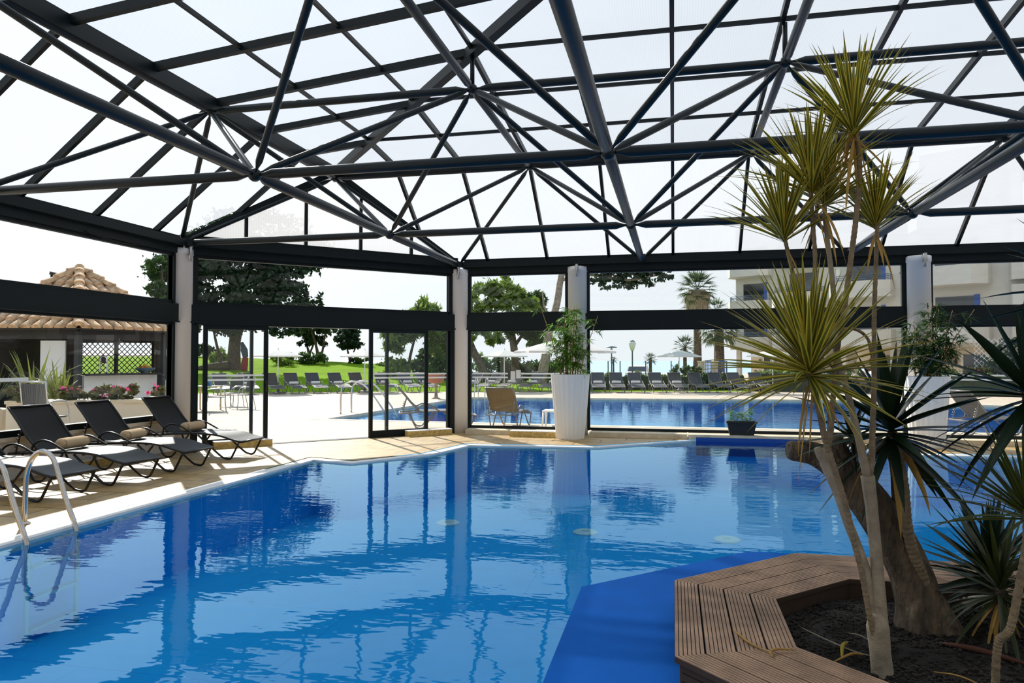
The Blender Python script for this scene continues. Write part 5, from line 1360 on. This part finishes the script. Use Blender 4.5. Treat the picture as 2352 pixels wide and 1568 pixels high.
# ------------------------------------------------------------------ white hotel with saw-tooth bays
M['shutter'] = pmat('white_shutter', (.70, .69, .64), .7)
M['rail'] = pmat('blue_grey_railing', (.08, .13, .22), .4)
UX, UY = Vector((.7071, -.7071)), Vector((-.7071, -.7071))     # along a bay face, outwards from it (site grid)
def hotel_unit(k, e0, n0_, lab, W_=6.0):
    o = tag(empty('hotel_wing', S(e0, n0_, -.3)), lab, 'building', 'bays of the white hotel')
    def P(u, v, z):
        q = Vector((e0, n0_)) + UX * u + UY * v
        return S(q.x, q.y, z - .3)
    def prism(mb, poly, z0, z1, mi=0):
        n_ = len(poly)
        a = sum(poly[i][0] * poly[(i + 1) % n_][1] - poly[(i + 1) % n_][0] * poly[i][1] for i in range(n_))
        pts = poly if a > 0 else poly[::-1]
        b = [P(u, v, z0) for u, v in pts]; t_ = [P(u, v, z1) for u, v in pts]
        mb.add(b + t_, [tuple(range(n_)), tuple(range(2 * n_ - 1, n_ - 1, -1))] + [(i, n_ + i, n_ + (i + 1) % n_, (i + 1) % n_) for i in range(n_)], mi)
        return mb
    FH, NF = 3.0, 4
    prism(MB(), [(0, -4.45), (0, 0), (W_, 0), (W_, -4.45)], 2.55, FH * NF + 1).build('wall', 'hotelwall', o, loc='world')
    g = MB(); prism(g, [(0.3, -4.45), (0.3, -2.0), (W_, -2.0), (W_, -4.45)], 0, 2.6); g.build('ground_floor_wall', 'wallcream', o, loc='world')
    for u in (0.15, W_ * .52, W_ - .3):
        prism(MB(), [(u - .17, -.36), (u - .17, -.02), (u + .17, -.02), (u + .17, -.36)], 0, 2.6).build('column', 'hotelwall', o, loc='world')
    d_ = prism(MB(), [(1.5, -2.02), (1.5, -1.97), (2.6, -1.97), (2.6, -2.02)], 0, 2.15).build('door', 'darkglass', o, loc='world')
    prism(MB(), [(1.38, -2.0), (1.38, -1.94), (1.5, -1.94), (1.5, -2.0)], 0, 2.25).build('door_frame', 'white', d_, loc='world')
    prism(MB(), [(2.6, -2.0), (2.6, -1.94), (2.72, -1.94), (2.72, -2.0)], 0, 2.25).build('door_frame', 'white', d_, loc='world')
    lt = P(1.15, -1.9, 1.75)
    MB().lathe([(.03, -.16), (.08, -.08), (.10, .08), (.02, .2)], lt, 8).build('wall_lantern', 'black', o, True, 'world')
    for f in range(1, NF):
        z = f * FH
        par = [(-.3, -.6), (-.45, .55), (.25, 1.5), (2.7, 1.5), (3.3, .9), (3.3, 0), (.02, 0)]
        b = MB(); prism(b, par, z - .28, z)
        inner = [(-.14, -.5), (-.27, .49), (.32, 1.36), (2.64, 1.36), (3.16, .84), (3.16, 0)]
        for (p, q), (pi, qi) in zip(zip(par, par[1:6]), zip(inner, inner[1:])):
            prism(b, [p, q, qi, pi], z, z + .72)
        bal = b.build('balcony', 'hotelwall', o, loc='world')
        r_ = MB()
        for zz in (z + .84, z + .98, z + 1.10):
            r_.tube([P(*p, zz) for p in inner], .022, 6, caps=True)
        for (p, q) in zip(inner, inner[1:]):
            for t in (0, .5): u = p[0] + (q[0] - p[0]) * t; v = p[1] + (q[1] - p[1]) * t; r_.tube([P(u, v, z + .7), P(u, v, z + 1.1)], .018, 5)
        r_.build('railing', 'rail', bal, loc='world')
        wd = prism(MB(), [(.7, -.06), (.7, .03), (2.5, .03), (2.5, -.06)], z, z + 2.2).build('balcony_door', 'darkglass', o, loc='world')
        prism(MB(), [(2.5, -.06), (2.5, .06), (2.75, .06), (2.75, -.06)], z, z + 2.25).build('blue_panel', 'blue', wd, loc='world')
        # boxed-out window with a blue post between shutters
        bx = MB(); prism(bx, [(4.0, 0), (4.25, .7), (5.5, .7), (5.75, 0)], z - .15, z + .75); prism(bx, [(4.0, 0), (4.25, .7), (5.5, .7), (5.75, 0)], z + 2.25, z + 2.6)
        bw = bx.build('bay_window', 'hotelwall', o, loc='world')
        prism(MB(), [(4.05, 0), (4.27, .62), (4.75, .62), (4.75, 0)], z + .75, z + 2.25).build('shutter', 'shutter', bw, loc='world')
        prism(MB(), [(4.75, 0), (4.75, .66), (5.0, .66), (5.0, 0)], z + .75, z + 2.25).build('blue_post', 'blue', bw, loc='world')
        prism(MB(), [(5.0, 0), (5.0, .62), (5.48, .62), (5.7, 0)], z + .75, z + 2.25).build('shutter', 'shutter', bw, loc='world')
        MB().lathe([(.10, 0), (.12, .02), (.09, .12), (.02, .14)], P(3.7, .12, z + 1.1), 10).build('round_lamp', 'oframe', o, True, 'world')
    return o
labs = ['farthest bay of the white hotel, at the palms', 'second bay of the white hotel, behind the dracaena head', 'third bay of the white hotel, between dracaena canes and pillar', 'fourth bay of the white hotel, right of the white pillar', 'nearest bay of the white hotel at the right picture edge']
for k in range(5):
    hotel_unit(k, 19.0 + 1.08 * k, 61.0 - 7.3 * k, labs[k])
# lattice with a climber at the nearest hotel corner
lt = tag(empty('trellis', S(21.4, 32.6, 0)), 'white lattice trellis on the hotel wall, half covered by a dark climber', 'trellis')
tb = MB()
def TP(u, z): q = Vector((20.9, 32.6)) + UX * u * .9; return S(q.x + UY.x * .02, q.y + UY.y * .02, z)
for i in range(-9, 12):
    a0, a1 = max(0, i * .22), min(2.2, i * .22 + 2.2)
    if a1 - a0 > .1:
        tb.beam(TP(a0, .3 + (a0 - i * .22)), TP(a1, .3 + (a1 - i * .22)), .035, .015); tb.beam(TP(a0, 2.5 - (a0 - i * .22)), TP(a1, 2.5 - (a1 - i * .22)), .035, .015)
tb.build('lattice', 'white', lt, loc='world')
foliage('climber', [(*TP(1.0, 1.0), .7, .7, .8), (*TP(1.5, 2.0), .6, .6, .6), (*TP(.6, .6), .5, .5, .5)], 2600, .11, 501, 'leafdark', lt)

# reader on the lounger
per = tag(empty('person', S(15.9, 33.4, 0)), 'person in white shirt and khaki trousers lying on a lounger reading', 'person')
def PP(a, b, z): return S(15.9 - a, 33.4 + b, z)        # a: towards the feet, b: across
body = bpy.data.meshes.new('body')
jn = {'hip': (-.40, 0, .53, .15), 'belly': (-.55, 0, .66, .15), 'chest': (-.72, 0, .86, .17), 'neck': (-.82, 0, 1.03, .065), 'head0': (-.85, 0, 1.10, .085), 'head1': (-.87, 0, 1.22, .10), 'head2': (-.87, 0, 1.31, .07)}
for sgn, t in ((-1, 'l'), (1, 'r')):
    jn['sh' + t] = (-.74, .19 * sgn, .94, .07); jn['el' + t] = (-.52, .27 * sgn, .80, .045); jn['wr' + t] = (-.34, .17 * sgn, .98, .032); jn['hand' + t] = (-.30, .13 * sgn, 1.04, .035)
    jn['th' + t] = (-.33, .09 * sgn, .52, .10); jn['kn' + t] = (.02, .11 * sgn, .83, .068); jn['an' + t] = (.33, .10 * sgn, .50, .045); jn['toe' + t] = (.50, .11 * sgn, .52, .03)
keys = list(jn)
ed = [('hip', 'belly'), ('belly', 'chest'), ('chest', 'neck'), ('neck', 'head0'), ('head0', 'head1'), ('head1', 'head2')]
for t in 'lr': ed += [('chest', 'sh' + t), ('sh' + t, 'el' + t), ('el' + t, 'wr' + t), ('wr' + t, 'hand' + t), ('hip', 'th' + t), ('th' + t, 'kn' + t), ('kn' + t, 'an' + t), ('an' + t, 'toe' + t)]
off = per.location
body.from_pydata([tuple(PP(*jn[k][:3]) - off) for k in keys], [(keys.index(a), keys.index(b)) for a, b in ed], [])
bo = bpy.data.objects.new('body', body); COL.objects.link(bo); bo.parent = per
sk = bo.modifiers.new('skin', 'SKIN')
for i, k_ in enumerate(keys):
    v = body.skin_vertices[0].data[i]; v.radius = (jn[k_][3], jn[k_][3]); v.use_root = (k_ == 'hip')
ss = bo.modifiers.new('subsurf', 'SUBSURF'); ss.levels = ss.render_levels = 2
M['skin'] = pmat('skin', (.55, .33, .23), .6); M['shirt'] = pmat('white_shirt', (.75, .76, .78), .9); M['khaki'] = pmat('khaki_cloth', (.36, .31, .22), .9)
body.materials.append(M['skin'])
def cloth(name, chains, mat):
    mb = MB()
    for pts, r in chains: mb.tube([PP(*p) for p in pts], r, 10)
    mb.build(name, mat, per, True, 'world')
cloth('shirt', [([(-.44, 0, .56), (-.55, 0, .67), (-.72, 0, .87), (-.79, 0, .98)], [.165, .17, .19, .10])] + [([(-.73, .15 * s, .93), (-.62, .24 * s, .87), (-.54, .27 * s, .81)], [.09, .075, .065]) for s in (-1, 1)], 'shirt')
cloth('trousers', [([(-.45, 0, .52), (-.33, 0, .52)], [.17, .16])] + [([(-.36, .08 * s, .53), (.02, .11 * s, .84), (.05, .11 * s, .81), (.31, .10 * s, .53)], [.125, .09, .088, .065]) for s in (-1, 1)], 'khaki')
cloth('hair', [([(-.90, 0, 1.18), (-.91, 0, 1.30), (-.86, 0, 1.37)], [.10, .105, .05])], pmat('grey_hair', (.30, .28, .26), .9))
nw = tag(empty('newspaper', PP(-.26, 0, 1.06)), 'open newspaper held by the person on the lounger', 'newspaper')
a_ = MB(); a_.slab([PP(-.30, -.02, .96), PP(-.34, .30, .98), PP(-.36, .30, 1.24), PP(-.32, -.02, 1.24)], .004)
a_.slab([PP(-.30, -.02, .96), PP(-.32, -.02, 1.24), PP(-.36, -.34, 1.24), PP(-.34, -.34, .98)], .004)
a_.build('pages', pmat('newsprint', (.66, .66, .64), .9, noise=.12, nscale=40), nw, loc='world')

# ------------------------------------------------------------------ tiled bar kiosk
M['rooftile'] = pmat('terracotta_tile', (.64, .40, .22), .85, noise=.42, nscale=5, bump=.3)
M['darkwood'] = pmat('dark_timber', (.030, .026, .024), .7)
M['greywood'] = pmat('grey_timber', (.045, .045, .046), .7)
KE, KN, KR, KZ0, KZ1 = -12.64, 21.0, 2.9, 2.36, 4.12
ka = math.atan2(-KN, -KE)
kio = tag(empty('bar_kiosk', S(KE, KN, 0)), 'hexagonal garden bar with a terracotta tile roof outside the left glazing', 'kiosk')
def KP(r, a, z): return S(KE + r * math.cos(a), KN + r * math.sin(a), z)
apex = S(KE, KN, KZ1)
def half_tile(mb, p0, p1, side, nrm, r0, r1, n=6):
    vs = []
    for p, r in ((p0, r0), (p1, r1)):
        for k in range(n + 1):
            th = PI * k / n
            vs.append(p + side * (math.cos(th) * r) + nrm * (math.sin(th) * r * .9))
    mb.add(vs, [(k, k + 1, n + 2 + k, n + 1 + k) for k in range(n)] + [tuple(range(n + 1))])
rt_ = MB(); under = MB()
for f in range(6):
    c0, c1 = KP(KR, ka + f * PI / 3, KZ0), KP(KR, ka + (f + 1) * PI / 3, KZ0)
    side = (c1 - c0).normalized(); mid = (c0 + c1) / 2; half = (c1 - c0).length / 2
    up = (apex - mid); L_ = up.length; up.normalize(); nrm = side.cross(up).normalized()
    if nrm.z < 0: nrm = -nrm
    under.slab([c0, c1, apex], -0.05)
    ncol = 10
    for c in range(ncol):
        u = -half + (c + .5) * 2 * half / ncol
        vmax = L_ * (1 - abs(u) / half) + .12
        k = 0
        while k * .38 < vmax - .05:
            v0 = k * .38 - .08; v1 = min(v0 + .46, vmax)
            half_tile(rt_, mid + side * u + up * v0 + nrm * .055, mid + side * u + up * v1 + nrm * .015, side, nrm, .125, .100)
            k += 1
    # hip tiles on the ridge between faces
    d = apex - c0; Lh = d.length; d.normalize(); sd = d.cross(Vector((0, 0, 1))).normalized(); nr = sd.cross(d).normalized()
    k = 0
    while k * .40 < Lh - .1:
        half_tile(rt_, c0 + d * (k * .40 - .08) + nr * .12, c0 + d * min(Lh, k * .40 + .42) + nr * .07, sd, nr, .14, .115)
        k += 1
rt_.sphere(apex + Vector((0, 0, .1)), .14, 10)
rf = rt_.build('roof_tiles', 'rooftile', kio, loc='world')
under.build('roof_deck', 'darkwood', kio, loc='world')
for f in range(6):
    a0, a1 = ka + f * PI / 3, ka + (f + 1) * PI / 3
    b = MB(); b.beam(KP(KR * .84, a0, 2.22), KP(KR * .84, a1, 2.22), .12, .26); b.build('ring_beam', 'darkwood', kio, loc='world')
    b = MB(); b.beam(KP(KR * .84, a0, 0), KP(KR * .84, a0, 2.3), .14, .14, (0, 1, 0)); b.build('post', 'greywood', kio, loc='world')
# counter on the right front side
a0, a1 = ka, ka + PI / 3
for f, mat_, lab in ((0, 'wallw', 'counter_front'),):
    p, q = KP(KR * .80, ka + .05, 0), KP(KR * .80, ka + PI / 3 - .06, 0)
    b = MB(); b.beam(p + Vector((0, 0, .56)), q + Vector((0, 0, .56)), .10, 1.12); b.build('counter_front', 'wallw', kio, loc='world')
    b = MB(); b.beam(p + Vector((0, 0, 1.15)), q + Vector((0, 0, 1.15)), .55, .05); b.build('counter_top', 'darkwood', kio, loc='world')
# dark back walls on the left, lattice on the rear right
for f in (3, 4):
    p, q = KP(KR * .82, ka + f * PI / 3, 0), KP(KR * .82, ka + (f + 1) * PI / 3, 0)
    b = MB(); b.beam(p + Vector((0, 0, 1.12)), q + Vector((0, 0, 1.12)), .06, 2.2); b.build('back_wall', 'darkwood', kio, loc='world')
p, q = KP(KR * .80, ka - PI / 3 + .02, 0), KP(KR * .80, ka - .06, 0)
b = MB(); b.beam(p.lerp(q, .62) + Vector((0, 0, 1.1)), p.lerp(q, .92) + Vector((0, 0, 1.1)), .05, 1.9); b.build('white_partition', 'wallw', kio, loc='world')
for f in (1, 2):
    p, q = KP(KR * .83, ka + f * PI / 3, 0), KP(KR * .83, ka + (f + 1) * PI / 3, 0)
    d = (q - p); L_ = d.length; lb = MB(); hgt = 2.05
    for i in range(-14, 18):
        a_ = i * .17
        s0, s1 = max(0, a_), min(L_, a_ + hgt)
        if s1 - s0 > .05:
            lb.beam(p + d * (s0 / L_) + Vector((0, 0, .1 + s0 - a_)), p + d * (s1 / L_) + Vector((0, 0, .1 + s1 - a_)), .012, .022)
            lb.beam(p + d * (s0 / L_) + Vector((0, 0, .1 + hgt - s0 + a_)), p + d * (s1 / L_) + Vector((0, 0, .1 + hgt - s1 + a_)), .012, .022)
    lb.build('lattice', 'darkwood', kio, loc='world')
    b = MB(); b.beam(p.lerp(q, .5), p.lerp(q, .5) + Vector((0, 0, 2.2)), .09, .09, (0, 1, 0)); b.build('post', 'greywood', kio, loc='world')
# on the counter
cz = 1.175
def CT(t, off=0.0): return KP(KR * .80 + off, ka + .05 + (PI / 3 - .11) * t, cz)
bt = tag(empty('drinks_tap', CT(.22)), 'arched steel drinks tap on the bar counter', 'tap')
q = CT(.22); sd = Vector((CE, SE, 0))
MB().tube(smooth_pts([q - sd * .10, q - sd * .10 + Vector((0, 0, .3)), q - sd * .05 + Vector((0, 0, .45)), q + sd * .05 + Vector((0, 0, .45)), q + sd * .10 + Vector((0, 0, .3)), q + sd * .10], 5), .025, 8).build('arch', 'steel', bt, True, 'world')
MB().lathe([(.05, .28), (.05, .42), (.02, .46)], q, 10).build('badge', 'black', bt, True, 'world')
fb = tag(empty('fruit_bowl', CT(.78)), 'dark bowl of fruit on the bar counter', 'bowl')
MB().lathe([(.10, 0), (.24, .10), (.27, .15), (.25, .15), (.1, .05)], CT(.78), 18).build('bowl', 'pipe', fb, True, 'world')
M['orange'] = pmat('orange_peel', (.60, .20, .02), .6); M['yellowfruit'] = pmat('lemon_peel', (.60, .45, .05), .6)
rnd = random.Random(4)
for i in range(7):
    a_ = i * 2.4; rr = .11 if i else 0
    o = MB().sphere((0, 0, 0), .065, 10).build('fruit', 'orange' if i % 3 else 'yellowfruit', None, True); o.location = CT(.78) + Vector((rr * math.cos(a_), rr * math.sin(a_), .15 + (.06 if i == 0 else 0)))
    tag(o, ('orange' if i % 3 else 'lemon') + ' in the fruit bowl on the bar counter', 'fruit', 'oranges in the bowl' if i % 3 else 'lemons in the bowl')
# thin pole lamp behind the kiosk
pl_ = tag(empty('pole_lamp', S(-20.5, 32, 0)), 'thin black pole lamp rising behind the kiosk roof', 'lamp post')
MB().tube([S(-20.5, 32, 0), S(-20.5, 32, 5.4)], .05, 8).build('pole', 'black', pl_, True, 'world')
MB().beam(S(-20.55, 32, 5.42), S(-20.3, 32, 5.36), .16, .14).build('lamp_head', 'black', pl_, loc='world')
for (e_, n_, lab) in ((-16.6, 29.5, 'white parasol showing through the kiosk lattice'), (-14.2, 29.0, 'white parasol at the lawn right of the kiosk, beside the first pillar')):
    o = copy_tree(p0); o.location = S(e_, n_, 0); tag(o, lab, 'parasol', 'parasols of the garden')

# ------------------------------------------------------------------ planter wall outside the left glazing
pw_ = tag(empty('flower_planter', S(-8.2, 14.6, 0)), 'long cream planter wall outside the left glazing, flowers along its top', 'planter')
b = MB(); b.beam(S(-9.9, 14.3, .34), S(-6.98, 15.0, .34), .55, .68); b.build('body', 'wallcream', pw_, loc='world')
b = MB(); b.beam(S(-9.92, 14.3, .71), S(-6.95, 15.0, .71), .62, .06); b.build('coping', 'stone', pw_, loc='world')
def pw_at(t): return (-9.9 + 2.92 * t, 14.3 + .7 * t)
for i, (t, r_, col, lab) in enumerate(((.06, .32, 'pink', 'farthest left on the planter wall, behind the chair'), (.36, .34, 'pink', 'with two large blossoms left of the bar counter'), (.55, .30, 'pink', 'in front of the bar counter'), (.68, .24, 'pink', 'with one bright blossom right of the counter middle'))):
    e_, n_ = pw_at(t)
    flowering(e_, n_, .72, r_, 'pink flowering plant ' + lab, 310 + 2 * i, col, 'flowers on the planter wall', 420)
e_, n_ = pw_at(.86); flowering(e_, n_, .72, .10, 'tiny pink flower alone near the right end of the planter wall', 330, 'pink', 'flowers on the planter wall', 90)
M['phormium'] = pmat('sword_leaf', (.16, .19, .03), .5, noise=.25, nscale=3, transl=.35)
for i, (e_, n_, L_, lab) in enumerate(((-10.35, 15.6, 1.35, 'tall sword-leaved clump at the left picture edge behind the chair'), (-9.60, 15.3, 1.15, 'upright sword-leaved clump in front of the white kiosk partition'), (-11.0, 15.2, 1.1, 'dark sword-leaved clump farthest left behind the glass'))):
    o = tag(empty('sword_plant', S(e_, n_, .55)), lab, 'plant', 'sword-leaved plants by the kiosk')
    lf = MB(); rnd = random.Random(60 + i)
    for k in range(26):
        ph = rnd.uniform(0, 2 * PI); t = rnd.random()
        blade(lf, S(e_ + .06 * math.cos(ph), n_ + .06 * math.sin(ph), .5), (math.cos(ph) * (.15 + .5 * t), math.sin(ph) * (.15 + .5 * t), 1), L_ * rnd.uniform(.65, 1.1), .065, .35 + .6 * t, rnd, (0, 0), .3, 7)
    lf.build('leaves', 'phormium' if i < 2 else 'yuccaolive', o, True, 'world')
    MB().lathe([(.02, .02), (.30, .02), (.34, .50), (.28, .52), (.02, .50)], S(e_, n_, 0), 16).build('tub', 'wallcream', o, loc='world')

# ------------------------------------------------------------------ cafe chairs and table
M['chairback'] = pmat('dark_woven_back', (.05, .055, .06), .6, bump=.6, bscale=60)
def make_chair():
    o = empty('cafe_chair')
    MB().box(-.22, .22, -.22, .22, .43, .455).build('seat', 'chairback', o)
    b = MB()
    for k in range(11): x = -.215 + k * .043; b.hexa([(x - .017, -.235, .52), (x + .017, -.235, .52), (x + .017, -.225, .52), (x - .017, -.225, .52), (x - .017, -.305, .95), (x + .017, -.305, .95), (x + .017, -.295, .95), (x - .017, -.295, .95)])
    b.build('backrest', 'chairback', o)
    for sx_ in (-1, 1):
        x = sx_ * .245
        MB().tube(smooth_pts([(x, -.32, .98), (x, -.25, .55), (x, -.24, .40), (x, -.33, 0)], 4), .014, 8).build('leg', 'brushed', o, True)
        MB().tube(smooth_pts([(x, -.28, .66), (x, -.05, .69), (x, .18, .66), (x, .25, .50), (x, .25, .3), (x, .28, 0)], 4), .014, 8).build('leg', 'brushed', o, True)
    MB().tube([(-.245, -.32, .98), (.245, -.32, .98)], .014, 8).build('top_rail', 'brushed', o, True)
    MB().tube([(-.245, .23, .44), (.245, .23, .44)], .012, 8).build('stretcher', 'brushed', o, True)
    return o
ch0 = make_chair()
chs = [(-8.32, 12.9, -.12, 'dark-backed silver cafe chair close outside the left glazing', 1.18), (-8.85, 21.6, -1.2, 'silver cafe chair on the terrace, right of the table outside the door', 1.0), (-8.6, 23.0, 2.4, 'silver cafe chair behind the terrace table outside the door', 1.0), (-9.75, 20.9, .4, 'silver cafe chair in front of the terrace table, by the left jamb', 1.0), (-9.4, 24.2, 2.9, 'silver cafe chair farthest behind the terrace table', 1.0), (-13.3, 26.0, 1.0, 'cafe chair beyond the kiosk, beside the first pillar', 1.0)]
for i, (e_, n_, rz, lab, sc) in enumerate(chs):
    o = ch0 if i == 0 else copy_tree(ch0)
    o.location = S(e_, n_, 0); o.rotation_euler = (0, 0, rz + YAW); o.scale = (1, 1, sc); tag(o, lab, 'chair', 'silver cafe chairs on the terrace')
tb = tag(empty('cafe_table', S(-9.5, 22.2, 0)), 'pale square cafe table on the terrace outside the left door leaf', 'table')
b = MB(); b.box(-.42, .42, -.42, .42, .72, .75); b.build('table_top', 'stone', tb)
for sx_ in (-1, 1):
    for sy in (-1, 1): MB().tube([(sx_ * .36, sy * .36, .72), (sx_ * .36, sy * .36, 0)], .025, 8).build('leg', 'stone', tb, True)
bg_ = tag(empty('bag', S(-9.35, 22.1, .75)), 'small blue bag standing on the cafe table', 'bag')
b = MB(); b.hexa([(-.13, -.06, 0), (.13, -.06, 0), (.13, .06, 0), (-.13, .06, 0), (-.11, -.03, .20), (.11, -.03, .20), (.11, .03, .20), (-.11, .03, .20)]); b.build('body', pmat('blue_cloth', (.05, .16, .35), .9), bg_)
MB().tube(smooth_pts([(-.06, 0, .19), (-.05, 0, .27), (.05, 0, .27), (.06, 0, .19)], 4), .008, 6).build('strap', 'blue', bg_, True)
flowering(-8.35, 17.6, 0, .35, 'pink flowering plant low beside the left door jamb', 340, 'pink', 'flowers on the planter wall', 380)
# safety stripe on the left glazing
m_ = MB(); wbox(m_, OW, Yd, 4.0, 7.95, 1.255, 1.305, .006, .010)
tag(m_.build('window_stripe', 'decal'), 'white safety stripe on the left glazing behind the loungers', 'decal')
